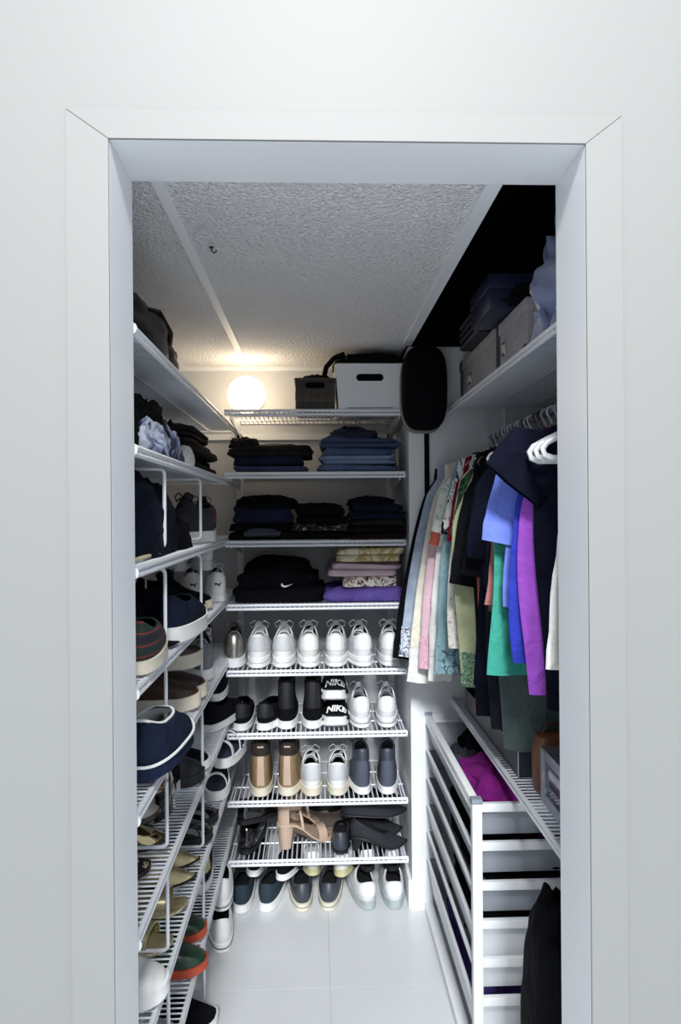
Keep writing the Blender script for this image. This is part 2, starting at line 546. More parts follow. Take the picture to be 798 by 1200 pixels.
SNEAK = dict(L=0.28, W=0.0855, sole=0.030, hc=0.080, cw=0.66, raise_h=0.006, raise_f=0.018, dip=0.010, toe=0.0, round=0.72,
             prof=[(0, 0.015), (0.15, 0.03), (0.3, 0.09), (0.42, 0.2), (0.55, 0.33), (0.75, 0.45), (1, 0.53)], heel=0.0)
RUNNER = dict(SNEAK, sole=0.036, flare=0.003, raise_h=0.006, raise_f=0.022, cw=0.62, hc=0.078)
FLOORP = dict(SNEAK, hc=0.056, raise_h=0.006)
SLIPON = dict(SNEAK, sole=0.027, hc=0.062, raise_h=0.012, raise_f=0.0, cw=0.68, prof=[(0, 0.012), (0.2, 0.035), (0.4, 0.1), (0.6, 0.22), (0.8, 0.36), (1, 0.46)])
HIGH = dict(SNEAK, hc=0.135, sole=0.03, cw=0.74, raise_h=0.012, raise_f=0.012, dip=0.004,
            prof=[(0, 0.015), (0.1, 0.03), (0.2, 0.1), (0.3, 0.24), (0.42, 0.38), (0.6, 0.46), (1, 0.50)])
BOOT = dict(HIGH, W=0.09, hc=0.155, sole=0.032, cw=0.78, raise_h=0.004, raise_f=0.02)
FLAT = dict(L=0.255, W=0.084, sole=0.007, hc=0.048, cw=0.9, raise_h=0.006, raise_f=-0.004, dip=0.014, toe=0.62, round=0.85,
            prof=[(0, 0.01), (0.35, 0.09), (0.6, 0.17), (0.8, 0.24), (1, 0.30)], heel=0.012)
PUMP = dict(FLAT, heel=0.05, hc=0.052, L=0.222)
ROUNDF = dict(FLAT, toe=0.0, round=0.72, sole=0.012, heel=0.0)

MESHC = {}
def outline(p, yb, yf, w, N, inset=0.0):
    """horizontal foot outline between yb (heel) and yf (toe); index 0 is the toe"""
    pts = []
    ym, hl = (yb + yf) / 2, (yf - yb) / 2 - inset
    for i in range(N):
        a = 2 * PI * i / N
        c, s = math.cos(a), math.sin(a)
        y = ym + hl * sp(c, 0.85 if c > 0 else 0.8)
        x = (w / 2 - inset) * sp(s, p['round']) * (1 + 0.10 * c)
        if c > 0 and p['toe'] > 0:
            x *= 1 - p['toe'] * c ** 1.6
        x += 0.05 * p['W'] * max(0, c)
        pts.append((x, y, c))
    return pts

def arch(p, y):
    h = p.get('heel', 0)
    q = y / p['L']
    u = max(0.0, min(1.0, (0.72 - q) / 0.55))
    z = h * u * u * (3 - 2 * u)
    if q > 0.78:
        z += 0.012 * ((q - 0.78) / 0.22) ** 2
    return z

def shoe_meshes(key, p):
    if key in MESHC:
        return MESHC[key]
    N, K = 28, 13
    L, W, S, H = p['L'], p['W'], p['sole'], p['hc']
    def ring(u, inset=0.0, dz=0.0):
        f = interp(p['prof'], u)
        wd = W * interp(((0, 0.97), (0.2, 1.0), (0.45, 0.97), (0.7, 0.90), (0.9, 0.5 + 0.36 * p['cw'] / 0.66), (1, 0.44 + 0.36 * p['cw'] / 0.66)), u)
        if p['cw'] > 0.73:
            wd = W * (1 + (p['cw'] - 1) * min(1, u * 1.6))
        yb = 0.006 + 0.010 * u * u - 0.006 * math.sin(PI * u)
        out = []
        for x, y, c in outline(p, yb, L * (1 - f), wd, N, inset):
            q = u ** 3
            z = S + u * H + q * (p['raise_h'] * max(0, -c) ** 2 + p['raise_f'] * max(0, c) ** 2 - p['dip'] * (1 - c * c))
            out.append((x, y, z + arch(p, y) + dz))
        return out
    res = {}
    rings = [ring(i / (K - 1)) for i in range(K)]
    rings += [ring(1, 0.003, 0.0025), ring(1, 0.0065, 0.0)]
    res['upper'] = MB().loft(rings, False, False).mesh('upper')
    li = [ring(1, 0.0064, 0.0)] + [ring(u, 0.0075, 0) for u in (0.8, 0.5, 0.25)]
    # keep the inside deep and closed
    res['lining'] = MB().loft(li, False, True).mesh('lining')
    fl = p.get('flare', 0.002)
    def sring(zf, inset):
        out = []
        for x, y, c in outline(p, 0.001, L, W * 1.02, N, inset):
            out.append((x, y, zf * S + arch(p, y) * (1 if p.get('heel', 0) > 0.02 or zf > 0.5 else 1)))
        return out
    res['sole'] = MB().loft([sring(0, 0.004), sring(0.12, -fl), sring(0.45, -fl * 0.6), sring(0.6, -0.0005), sring(0.98, -0.0015), sring(1.02, 0.003)], True, True).mesh('sole')
    # groove line of the sole
    res['sole_stripe'] = MB().loft([sring(0.5, -fl * 0.6 - 0.0008), sring(0.62, -0.0016)], False, False).mesh('sole_stripe')
    # heel tab
    js = [N // 2 + k for k in range(-4, 5)]
    rows = []
    for u in (0.34, 0.5, 0.66, 0.82, 0.96):
        r = ring(u, -0.0016)
        rows.append([r[j % N] for j in js])
    b = MB()
    b.loft(rows, False, False, close=False)
    res['heel_tab'] = b.mesh('heel_tab')
    rows = []
    for u in (0.06, 0.3, 0.6, 0.95):
        r = ring(u, -0.0018)
        rows.append([r[j % N] for j in (N // 2 - 1, N // 2, N // 2 + 1)])
    res['back_seam'] = MB().loft(rows, False, False, close=False).mesh('back_seam')
    sp_ = MB()
    for j0 in (N // 4, 3 * N // 4):
        rows = []
        for u in (0.10, 0.24, 0.38, 0.52, 0.62):
            r = ring(u, -0.0014)
            k0, k1 = (-3, 3) if u < 0.5 else (-2, 2)
            rows.append([r[(j0 + k) % N] for k in range(-3, 4)])
        sp_.loft(rows, False, False, close=False)
    res['side_panel'] = sp_.mesh('side_panel')
    rows = [ring(u, -0.0016) for u in (0.74, 0.85, 0.95, 1.0)]
    res['collar_band'] = MB().loft(rows + [ring(1, 0.003, 0.0032)], False, False).mesh('collar_band')
    # tongue and laces
    fr1 = L * (1 - interp(p['prof'], 1.0))
    tong = []
    for q, (yy, zz) in enumerate(((fr1 + 0.03, S + H * 0.78), (fr1 + 0.006, S + H * 0.97), (fr1 - 0.006, S + H + 0.010 + p['raise_f']), (fr1 - 0.012, S + H + 0.019 + p['raise_f']))):
        hw = (0.017, 0.018, 0.018, 0.014)[q]
        row = []
        for i in range(9):
            a = -1 + 2 * i / 8
            row.append((a * hw, yy - 0.010 * a * a, zz - 0.008 * a * a))
        row += [(x * 0.96, y + 0.006, z) for x, y, z in reversed(row)]
        tong.append(row)
    res['tongue'] = MB().loft(tong).mesh('tongue')
    lc = MB()
    for u in (0.5, 0.62, 0.76, 0.9):
        y = L * (1 - interp(p['prof'], u)) - 0.012
        z = S + u * H + arch(p, y)
        lc.tube([(-0.026, y - 0.012, z - 0.010), (-0.014, y, z + 0.004), (0, y + 0.004, z + 0.007), (0.014, y, z + 0.004), (0.026, y - 0.012, z - 0.010)], 0.0026, 6)
    y = fr1 + 0.006
    z = S + H + p['raise_f']
    for s in (-1, 1):
        lc.tube([(0, y, z + 0.004), (s * 0.018, y - 0.002, z + 0.018), (s * 0.036, y - 0.006, z + 0.008), (s * 0.03, y - 0.004, z - 0.008), (s * 0.012, y, z), (0, y, z + 0.003)], 0.0022, 6)
    res['laces'] = lc.mesh('laces')
    if p.get('heel', 0) > 0.009:
        h = p['heel']
        top = [(x, y, S * 0.5 + arch(p, y)) for x, y, c in outline(p, 0.004, L * 0.26, W * 0.72, 16)]
        bs = p.get('heel_w', 0.5)
        bot = [(x * bs, 0.012 + (y - 0.004) * bs * 0.8, 0.0) for x, y, z in top]
        mid = [((a[0] + b_[0]) / 2 * 0.95, (a[1] + b_[1]) / 2, (a[2] + b_[2]) / 2) for a, b_ in zip(top, bot)]
        res['heel'] = MB().loft([top, mid, bot]).mesh('heel')
    MESHC[key] = res
    return res

def inst(name, me, m, parent):
    """one mesh datablock per (mesh, material) pair, shared between copies"""
    k = (me.name, m.name)
    if k not in MESHC:
        c = me.copy()
        c.materials.clear()
        c.materials.append(m)
        MESHC[k] = c
    o = bpy.data.objects.new(name, MESHC[k])
    COL.objects.link(o)
    o.parent = parent
    return o

def shoe(p, key, label, loc, rz=0.0, up=None, so=None, li=None, tab=None, lace=None, tongue=None, stripe=None, seam=None, heel=None,
         panel=None, cband=None, name='sneaker', cat='shoe', group=None, rx=0.0, ry=0.0, s=1.0):
    t = thing(name, label, cat, loc, rz, group, rx, ry)
    t.scale = (s, s, s)
    ms = shoe_meshes(key, p)
    inst('upper', ms['upper'], up, t)
    so_o = inst('sole', ms['sole'], so or SOLE_W, t)
    inst('lining', ms['lining'], li or LINING_K, t)
    if stripe:
        inst('sole_stripe', ms['sole_stripe'], stripe, so_o)
    if tab:
        inst('heel_tab', ms['heel_tab'], tab, t)
    if panel:
        inst('side_panel', ms['side_panel'], panel, t)
    if cband:
        inst('collar_band', ms['collar_band'], cband, t)
    if seam:
        inst('back_seam', ms['back_seam'], seam, t)
    if tongue:
        inst('tongue', ms['tongue'], tongue, t)
    if lace:
        inst('laces', ms['laces'], lace, t)
    if 'heel' in ms:
        inst('heel', ms['heel'], heel or so or up, t)
    return t

def pair(p, key, label, group, a, b, **kw):
    """a, b: (x, y, z, rz)"""
    out = []
    for q in (a, b):
        k2 = dict(kw)
        if len(q) > 4:
            k2['rx'] = q[4]
        if len(q) > 5:
            k2['ry'] = q[5]
        out.append(shoe(p, key, label, (q[0], q[1], q[2]), q[3], group=group, **k2))
    return out

def text_mesh(txt, size, shear=0.0, bold=0.0):
    cu = bpy.data.curves.new('t', 'FONT')
    cu.body = txt
    cu.size = size
    cu.align_x = 'CENTER'
    cu.align_y = 'CENTER'
    cu.shear = shear
    cu.offset = bold
    cu.resolution_u = 4
    o = bpy.data.objects.new('t', cu)
    COL.objects.link(o)
    dg = bpy.context.evaluated_depsgraph_get()
    me = bpy.data.meshes.new_from_object(o.evaluated_get(dg))
    bpy.data.objects.remove(o)
    me.materials.clear()
    return me

def slide(label, loc, rz, group):
    t = thing('slide_sandal', label, 'sandal', loc, rz, group)
    p = dict(SNEAK, L=0.275, W=0.10, sole=0.034)
    ms = shoe_meshes('slide', p)
    inst('sole', ms['sole'], SOLE_W, t)
    fb = [[(x, y, 0.0335 + arch(p, y)) for x, y, c in outline(p, 0.004, 0.27, 0.094, 24)], [(x, y, 0.0375 + arch(p, y)) for x, y, c in outline(p, 0.008, 0.266, 0.086, 24)]]
    MB().loft(fb).build('footbed', SOLE_K, t)
    def arc(y, x):
        q = (y - 0.13) / 0.11
        h = 0.092 - 0.052 * max(0, q) ** 2.2
        u = min(1, abs(x) / 0.051)
        return 0.026 + (h - 0.026) * (1 - u ** 3.2)
    rows = []
    for y in (0.13, 0.15, 0.17, 0.19, 0.2, 0.21, 0.22, 0.23, 0.24):
        row = [(x, y, arc(y, x)) for x in [0.0515 * sp(math.sin(PI / 2 * (-1 + 2 * i / 16)), 1) for i in range(17)]]
        row += [(x * 0.93, y, z - 0.004) for x, y, z in reversed(row)]
        rows.append(row)
    st = MB().loft(rows).build('strap', CANVAS_K, t)
    me = text_mesh('NIKE', 0.034, 0.22, 0.0012)
    bm = bmesh.new()
    bm.from_mesh(me)
    bmesh.ops.triangulate(bm, faces=bm.faces)
    bmesh.ops.subdivide_edges(bm, edges=[e for e in bm.edges if e.calc_length() > 0.012], cuts=2)
    for vtx in bm.verts:
        tx, ty = vtx.co.x, vtx.co.y
        y = 0.219 - ty * 0.85
        vtx.co = Vector((-tx, y + 0.001, arc(y, tx) + 0.0018))
    bm.to_mesh(me)
    bm.free()
    put('lettering', me, mat('white_print', '#f4f4f4', rough=0.6), st, label='white slanted NIKE lettering')
    return t

def band(t, name, m, y, hw, h, wid, z0, base=0.02, tilt=0.0, x0=0.0, th=0.003, parent=None):
    """an arched strap across the foot"""
    rows = []
    for i in range(15):
        a = PI * i / 14
        x = x0 - hw * math.cos(a)
        z = z0 + h * math.sin(a) ** 0.7
        nx, nz = -math.cos(a), math.sin(a)
        yy = y + tilt * math.cos(a)
        rows.append([(x, yy - wid / 2, z), (x, yy + wid / 2, z - 0.002), (x + nx * th, yy + wid / 2, z + nz * th - 0.002), (x + nx * th, yy - wid / 2, z + nz * th)])
    return MB().loft(rows).build(name, m, t)

def sandal(label, loc, rz, group, m=BEIGE, fb=BEIGE_D, heel=0.085, rx=0, ry=0, ankle=True, name='heeled_sandal'):
    t = thing(name, label, 'sandal', loc, rz, group, rx, ry)
    p = dict(SNEAK, L=0.24, W=0.084, sole=0.009, heel=heel, toe=0.15, heel_w=0.8)
    key = 'sandal%.3f' % heel
    ms = shoe_meshes(key, p)
    inst('sole', ms['sole'], m, t)
    if 'heel' in ms:
        inst('heel', ms['heel'], m, t)
    MB().loft([[(x, y, 0.0085 + arch(p, y)) for x, y, c in outline(p, 0.004, 0.236, 0.080, 24)], [(x, y, 0.0115 + arch(p, y)) for x, y, c in outline(p, 0.007, 0.232, 0.074, 24)]]).build('footbed', fb, t)
    band(t, 'toe_strap', m, 0.178, 0.041, 0.040, 0.034, 0.010 + arch(p, 0.178), tilt=0.006)
    if ankle:
        zz = arch(p, 0.03) + 0.07
        ring = [(0.034 * math.sin(a), 0.052 - 0.048 * math.cos(a), zz + 0.012 * math.cos(a)) for a in [2 * PI * i / 18 for i in range(18)]]
        rows = [[(x, y, z - 0.009) for x, y, z in ring], [(x * 1.05, y, z) for x, y, z in ring], [(x, y, z + 0.009) for x, y, z in ring]]
        b = MB()
        b.loft(rows, False, False)
        b.loft([[(x * 0.93, y, z) for x, y, z in r] for r in reversed(rows)], False, False)
        b.build('ankle_strap', m, t)
        hb = []
        for i in range(9):
            a = -1.2 + 2.4 * i / 8
            hb.append([(0.036 * math.sin(a), 0.048 - 0.044 * math.cos(a), arch(p, 0) + 0.008), (0.035 * math.sin(a), 0.049 - 0.045 * math.cos(a), zz + 0.012),
                       (0.032 * math.sin(a), 0.050 - 0.041 * math.cos(a), zz + 0.012), (0.033 * math.sin(a), 0.05 - 0.040 * math.cos(a), arch(p, 0) + 0.008)])
        MB().loft(hb).build('heel_cup', m, t)
        cr = MB()
        for s in (-1, 1):
            cr.tube([(s * 0.036, 0.09, arch(p, 0.09) + 0.006), (s * 0.03, 0.085, arch(p, 0.08) + 0.04), (-s * 0.012, 0.092, zz - 0.004), (-s * 0.03, 0.07, zz + 0.004)], 0.006, 6)
        cr.build('instep_strap', m, t)
    return t

# ---- fifth back shelf: three pairs of white sneakers
z = ZB[4] + 0.001
pair(RUNNER, 'runner', 'white leather sneaker with rounded heel next to the silver-heeled shoe', 'white sneakers, first pair on the fifth back shelf', (-0.222, 2.492, z, 0), (-0.130, 2.492, z, -1),
     up=LEATHER_W, so=SOLE_W, li=LINING_W, tab=OFFW, lace=LACE_W, tongue=LEATHER_W, panel=MESH_W, stripe=OFFW)
pair(RUNNER, 'runner', 'off-white sneaker with dark collar lining, middle pair of the white sneaker row', 'white sneakers, middle pair on the fifth back shelf', (-0.030, 2.492, z, 2), (0.064, 2.492, z, -3),
     up=mat('offwhite_leather', '#dcdcd8', rough=0.5, var=0.06), so=SOLE_W, li=LINING_K, tab=LEATHER_W, lace=LACE_W, tongue=MESH_W, stripe=OFFW, panel=OFFW)
pair(RUNNER, 'runner', 'white sneaker with wide black collar opening beside the return wall', 'white sneakers, pair beside the return wall', (0.172, 2.492, z, 7), (0.268, 2.492, z, -2),
     up=MESH_W, so=SOLE_W, li=LINING_K, tab=LEATHER_W, lace=LACE_W, tongue=LEATHER_W, panel=OFFW, stripe=OFFW)
# ---- sixth back shelf
z = ZB[5] + 0.001
pair(SLIPON, 'slipon_b', 'black canvas slip-on with a thick white sole on the sixth back shelf', 'black slip-ons on the sixth back shelf', (-0.282, 2.49, z, 3), (-0.205, 2.49, z, -14),
     up=CANVAS_K, so=SOLE_W, li=LINING_K, tab=mat('black_heel_patch', '#111217', rough=0.7))
pair(HIGH, 'high', 'tall black high-top with a white sole between slip-ons and slides', 'black high-tops on the sixth back shelf', (-0.117, 2.50, z, 1), (-0.021, 2.50, z, -1),
     up=CANVAS_K, so=SOLE_W, li=LINING_K, lace=LACE_K, tab=mat('black_heel_patch', '#111217', rough=0.7), tongue=CANVAS_K)
slide('black slide with white NIKE strap and white sole, lower one of the stack', (0.066, 2.775, z, ), 180, None)
slide('black slide with white NIKE strap and white sole, resting on another slide', (0.062, 2.790, z + 0.093), 180, None)
pair(RUNNER, 'runner_s', 'white knit running shoe with pale laces beside the black slides', 'white running shoes on the sixth back shelf', (0.163, 2.50, z, 4), (0.253, 2.50, z, -4),
     up=MESH_W, so=SOLE_W, li=LINING_G, tab=LEATHER_W, lace=LACE_G, tongue=MESH_W, stripe=LINING_G, s=0.93)
# ---- seventh back shelf
z = ZB[6] + 0.001
pair(BOOT, 'boot', 'tan ankle boot with black knit collar and pull tab', 'tan boots on the seventh back shelf', (-0.212, 2.50, z, 4), (-0.116, 2.50, z, -4),
     up=TAN, so=SOLE_C, li=LINING_K, cband=TAN_D, seam=BEIGE, tongue=TAN_D, panel=mat('tan_overlay', '#7a6449', rough=0.7))
pair(SNEAK, 'sneak', 'white worn leather sneaker with black lining beside the tan boots', 'white sneakers on the seventh back shelf', (-0.022, 2.495, z, 4), (0.068, 2.495, z, -3),
     up=LEATHER_W, so=SOLE_C, li=LINING_K, tab=OFFW, lace=LACE_W, tongue=LEATHER_W, panel=MESH_W)
pair(HIGH, 'high_q', 'grey woven high-top with white sole on the seventh back shelf', 'grey high-tops on the seventh back shelf', (0.165, 2.50, z, 5), (0.252, 2.498, z, -5),
     up=GREYQ, so=SOLE_W, li=LINING_K, cband=GREYL, lace=LACE_K, tongue=GREYL, panel=GREYL, s=0.92)
# boot collars
# ---- lowest back shelf
z = ZB[7] + 0.001
shoe(dict(SLIPON, hc=0.06, sole=0.02), 'loafer', 'black patent loafer standing on the lowest back shelf under another loafer', (-0.272, 2.51, z), -5,
     up=PATENT, so=SOLE_K, li=BROWN, name='loafer')
shoe(dict(SLIPON, hc=0.06, sole=0.02), 'loafer', 'black patent loafer lying across the loafer below it', (-0.300, 2.55, z + 0.094), -48, up=PATENT, so=SOLE_K, li=BROWN, name='loafer')
sandal('beige sandal with ankle strap and block heel, in front on the lowest back shelf', (-0.155, 2.555, z), -62, None)
sandal('beige sandal with block heel lying behind its front twin', (-0.135, 2.655, z), -62, None)
pair(PUMP, 'pump', 'charcoal suede pointed pump piled near the return wall', 'charcoal pumps on the lowest back shelf', (0.112, 2.535, z, -80), (0.110, 2.63, z, -77),
     up=SUEDE_K, so=SOLE_K, li=LINING_K, name='pump')
pair(FLAT, 'flatk', 'black pointed flat lying on top of the charcoal pumps', 'black flats on the lowest back shelf', (0.082, 2.56, z + 0.110, -82), (0.075, 2.66, z + 0.110, -80),
     up=SUEDE_K, so=SOLE_K, li=LINING_K, name='pointed_flat')
shoe(dict(ROUNDF, hc=0.07), 'blackflat', 'black rounded shoe standing between the beige sandals and the charcoal pumps', (0.078, 2.50, z), -2, up=GREYL, so=SOLE_K, name='ankle_shoe', s=0.82)
shoe(dict(ROUNDF, hc=0.07), 'blackflat', 'taupe sandal lying at the back of the lowest back shelf', (-0.08, 2.74, z), -95, up=mat('taupe_leather', '#4c443f', rough=0.6), so=SOLE_K, name='sandal')
# ---- floor under the back shelves
pair(FLOORP, 'floorp', 'dark teal knit sneaker with white sole on the floor', 'teal knit sneakers on the floor', (-0.282, 2.455, 0, 3), (-0.196, 2.46, 0, -8),
     up=KNIT_TEAL, so=SOLE_W, li=LINING_K, lace=LACE_K, tongue=KNIT_TEAL)
pair(SLIPON, 'slipon_b', 'black slip-on with thick white sole resting on the teal sneakers', 'black slip-ons stacked on the teal sneakers', (-0.244, 2.535, 0.088, 0), (-0.145, 2.515, 0.082, -20),
     up=CANVAS_K, so=SOLE_W, li=LINING_K, s=0.86)
pair(FLOORP, 'floorp', 'charcoal leather sneaker with cream sole on the floor', 'charcoal sneakers on the floor', (-0.060, 2.455, 0, 5), (0.030, 2.455, 0, -5),
     up=GREYL, so=SOLE_C, li=LINING_K, lace=LACE_K, tongue=GREYL, stripe=LINING_G)
pair(FLOORP, 'floorp', 'white sneaker with yellowed sole resting on the charcoal sneakers', 'yellow-soled sneakers stacked on the floor', (-0.022, 2.535, 0.086, 6), (0.075, 2.525, 0.084, -14),
     up=LEATHER_W, so=SOLE_Y, li=LINING_W, tab=MESH_W, s=0.9)
pair(FLOORP, 'floorp', 'white running shoe with clear grey sole on the floor by the return wall', 'white and grey running shoes on the floor', (0.180, 2.455, 0, 10), (0.272, 2.455, 0, -1),
     up=MESH_W, so=SOLE_G, li=LINING_K, tab=LEATHER_W, lace=LACE_K, tongue=GREYL)
pair(SLIPON, 'slipon_b', 'black shoe with white heel patch resting on the white and grey running shoes', 'black shoes stacked by the return wall', (0.187, 2.545, 0.09, 10), (0.275, 2.545, 0.09, 0),
     up=CANVAS_K, so=SOLE_K, li=LINING_K, tab=LEATHER_W, s=0.84)
# ------------------------------------------------------------------ folded clothes and heaps
def folded(label, x0, x1, y0, y1, z0, h, m, layers=2, seed=0, group=None, cat='clothes', name='folded_garment', wr=0.011, rz=0.0, sag=0.0, parent=None):
    hx, hy = (x1 - x0) / 2, (y1 - y0) / 2
    rnd = random.Random(seed)
    off = Vector((seed * 7.31, seed * 3.7, seed * 1.9))
    lev = []
    per = 5
    for k in range(layers):
        jitter = rnd.uniform(0, 0.011)
        sx = rnd.uniform(-0.009, 0.009)
        for i in range(per + 1):
            a = PI * i / per
            ins = (1 - math.sin(a) ** 0.5) * min(0.012, h / layers * 0.42) + jitter
            lev.append((h * (k + 0.5 - 0.5 * math.cos(a)) / layers, ins, sx))
    rings = []
    base = rrect(1, 1, 0.22, 9)
    def add(zz, ins, sx, crown=0.0):
        r = []
        for u, w_ in base:
            p = Vector((u * (hx - ins) + sx, w_ * (hy - ins), zz))
            n1 = noise.noise(Vector((p.x * 14, p.y * 14, zz * 30)) + off)
            n2 = noise.noise(Vector((p.x * 9, p.y * 9, 5.1)) + off)
            n3 = noise.noise(Vector((p.x * 22, p.y * 22, zz * 90)) + off)
            d = wr * (n1 * 1.9 + 0.7 * n3)
            ln = math.hypot(u, w_)
            p.x += d * u / ln
            p.y += d * w_ / ln
            hz = zz / h
            p.z = zz * (1 + 0.30 * n2 * hz) + 0.004 * n3 * hz + crown - sag * hz * (u * 0.5 + 0.5)
            p.z = max(0.0, p.z)
            r.append(p)
        rings.append(r)
    for zz, ins, sx in lev:
        add(zz, ins, sx)
    top = lev[-1]
    for f, cr in ((0.86, 0.004), (0.65, 0.007), (0.4, 0.009), (0.15, 0.009)):
        r = []
        for q, p in zip(base, rings[len(lev) - 1]):
            c = Vector((p.x * f, p.y * f, p.z))
            c.z += cr + wr * 1.3 * noise.noise(Vector((c.x * 16, c.y * 16, 9)) + off)
            r.append(c)
        rings.append(r)
    mb = MB().loft(rings)
    o = mb.build(name, m, parent, loc=((x0 + x1) / 2, (y0 + y1) / 2, z0))
    o.rotation_euler = (0, 0, R(rz))
    if parent is None:
        tag(o, label, cat, group)
    return o

def heap(label, c, r, m, seed=0, amp=0.16, freq=2.6, power=0.7, cat='clothes', name='crumpled_garment', group=None, rz=0.0, rx=0.0, ry=0.0, flat=0.0, parent=None, nu=36, nv=20):
    """crumpled cloth: soft lump that rests flat on z0; c = base centre, r = half sizes (z = full height)"""
    off = Vector((seed * 5.3, seed * 2.9, seed * 8.1))
    rings = []
    for i in range(nv + 1):
        ph = PI / 2 * i / nv if flat == 0 else PI * (i / nv) - PI / 2
        ring = []
        for j in range(nu):
            a = 2 * PI * j / nu
            if flat == 0:
                cz = math.sin(ph) ** power if ph > 0 else 0
                cr = max(0.0, math.cos(ph)) ** power
            else:
                cz = 0.5 + 0.5 * sp(math.sin(ph), power)
                cr = max(0.0, math.cos(ph)) ** power
            cr = max(cr, 0.02)
            d = Vector((cr * sp(math.cos(a), 0.8), cr * sp(math.sin(a), 0.8), cz))
            n = noise.noise(d * freq + off) + 0.5 * noise.noise(d * freq * 2.3 + off) - 0.6 * abs(noise.noise(d * freq * 1.6 - off))
            k = 1 + amp * n
            z = d.z * r[2] * (1 + amp * 1.4 * n * (0.3 + d.z))
            ring.append((d.x * r[0] * k, d.y * r[1] * k, max(0, z)))
        rings.append(ring)
    o = MB().loft(rings).build(name, m, parent, loc=c)
    o.rotation_euler = (R(rx), R(ry), R(rz))
    if parent is None:
        tag(o, label, cat, group)
    return o

DEN = [patterned('denim_%d' % i, [(0.25, a), (0.75, b)], 9, 'noise', const=False, dist=0.5) for i, (a, b) in enumerate(
    (('#26344f', '#3f5274'), ('#2f4263', '#50688f'), ('#5f759a', '#8496b4'), ('#3d5175', '#6a80a3'), ('#2b3a57', '#465a7d'), ('#151c2e', '#262f45')))]
GREYBLK = cloth('washed_black_denim', '#23211f', var=0.35)
BLKBLUE = cloth('blue_black_denim', '#1a2033', var=0.3)
INDIGO = cloth('indigo_twill', '#3f4665', var=0.2)
OLIVE_D = cloth('dark_olive_cloth', '#23271f', var=0.2)
MAROON_D = cloth('dark_maroon_cloth', '#1e1118', var=0.2)
GREYTEE = cloth('slate_grey_cloth', '#4a4c58', var=0.2)

def stack(items, x0, x1, y0, y1, z, seed0, cat='clothes'):
    for k, (label, h, m, dx0, dx1, dy, layers) in enumerate(items):
        folded(label, x0 + dx0, x1 + dx1, y0 + dy, y1, z, h, m, layers, seed0 + k, cat=cat)
        z += h * 0.98 + 0.003
    return z

# second back shelf: dark trousers and blue jeans
z = ZB[1] + 0.001
stack([('indigo folded trousers at the bottom of the dark trouser stack', 0.022, INDIGO, 0.02, 0.0, 0.0, 1),
       ('blue-black folded jeans in the middle of the dark trouser stack', 0.034, BLKBLUE, 0.0, -0.01, 0.004, 1),
       ('washed black folded jeans on top of the dark trouser stack', 0.034, GREYBLK, 0.0, 0.02, 0.012, 2)], -0.325, -0.035, 2.49, 2.78, z, 1, 'trousers')
heap('rolled grey-black trouser leg at the end of the dark trouser stack', (-0.27, 2.60, z + 0.098), (0.06, 0.08, 0.035), GREYBLK, 4, cat='trousers')
z = stack([('mid-blue folded jeans at the bottom of the jeans stack', 0.026, DEN[3], -0.01, 0.01, 0.0, 1),
           ('pale blue folded jeans, second from the bottom of the jeans stack', 0.030, DEN[2], 0.0, 0.0, 0.004, 2),
           ('blue folded jeans in the middle of the jeans stack', 0.026, DEN[1], 0.004, -0.012, 0.002, 1),
           ('dark blue folded jeans in the upper jeans stack', 0.032, DEN[0], -0.002, 0.004, 0.006, 2)], 0.012, 0.300, 2.495, 2.78, z, 11, 'jeans')
heap('dark denim jeans crumpled on top of the jeans stack', (0.140, 2.62, z - 0.006), (0.10, 0.10, 0.055), DEN[5], 9, cat='jeans')
# third back shelf: three dark stacks
z = ZB[2] + 0.001
zz = stack([('black folded shirt under the navy one, third back shelf', 0.03, BLACK, -0.004, 0.03, 0.01, 1),
            ('black folded top under the navy sweatshirt', 0.026, BLACK, -0.002, 0.01, 0.012, 1),
            ('navy folded sweatshirt in the rounded dark stack', 0.052, cloth('deep_navy_cloth', '#1a2138'), 0.0, -0.006, 0.008, 1)], -0.325, -0.085, 2.485, 2.78, z, 21)
heap('black jumper bulging on top of the navy sweatshirt', (-0.19, 2.62, zz - 0.004), (0.125, 0.125, 0.055), BLACK, 23, amp=0.1)
folded('slate grey folded top poking out under the navy sweatshirt', -0.275, -0.135, 2.478, 2.50, z + 0.012, 0.022, GREYTEE, 1, 25)
zz = stack([('black folded garment at the bottom of the middle dark stack', 0.03, BLACK, 0, 0, 0.004, 1),
            ('black folded garment with a white-flecked edge in the middle dark stack', 0.02, patterned('white_flecked_black', [(0.0, '#0b0c11'), (0.56, '#8d8f96'), (0.62, '#0b0c11')], 60), 0.01, -0.012, 0.0, 1),
            ('black folded sweater, upper half of the middle dark stack', 0.06, BLACK, 0.004, 0.0, 0.006, 2)], -0.095, 0.112, 2.485, 2.78, z, 31)
heap('black knit top crowning the middle dark stack', (0.005, 2.62, zz - 0.004), (0.095, 0.12, 0.022), BLACK, 33, amp=0.1)
zz = stack([('dark maroon folded garment at the bottom of the stack beside the return wall', 0.022, MAROON_D, -0.01, 0.0, 0.006, 1),
            ('black folded garment above the dark maroon one', 0.024, BLACK, 0, 0.0, 0.004, 1),
            ('dark olive folded garment in the stack beside the return wall', 0.02, OLIVE_D, 0.0, -0.004, 0.002, 1),
            ('navy folded sweater over the dark olive garment', 0.055, cloth('navy_knit', '#141b30'), -0.002, 0.0, 0.004, 2)], 0.122, 0.330, 2.455, 2.76, z, 41)
heap('navy top crumpled on top of the stack beside the return wall', (0.205, 2.60, zz - 0.006), (0.09, 0.11, 0.034), NAVY, 44, amp=0.14)
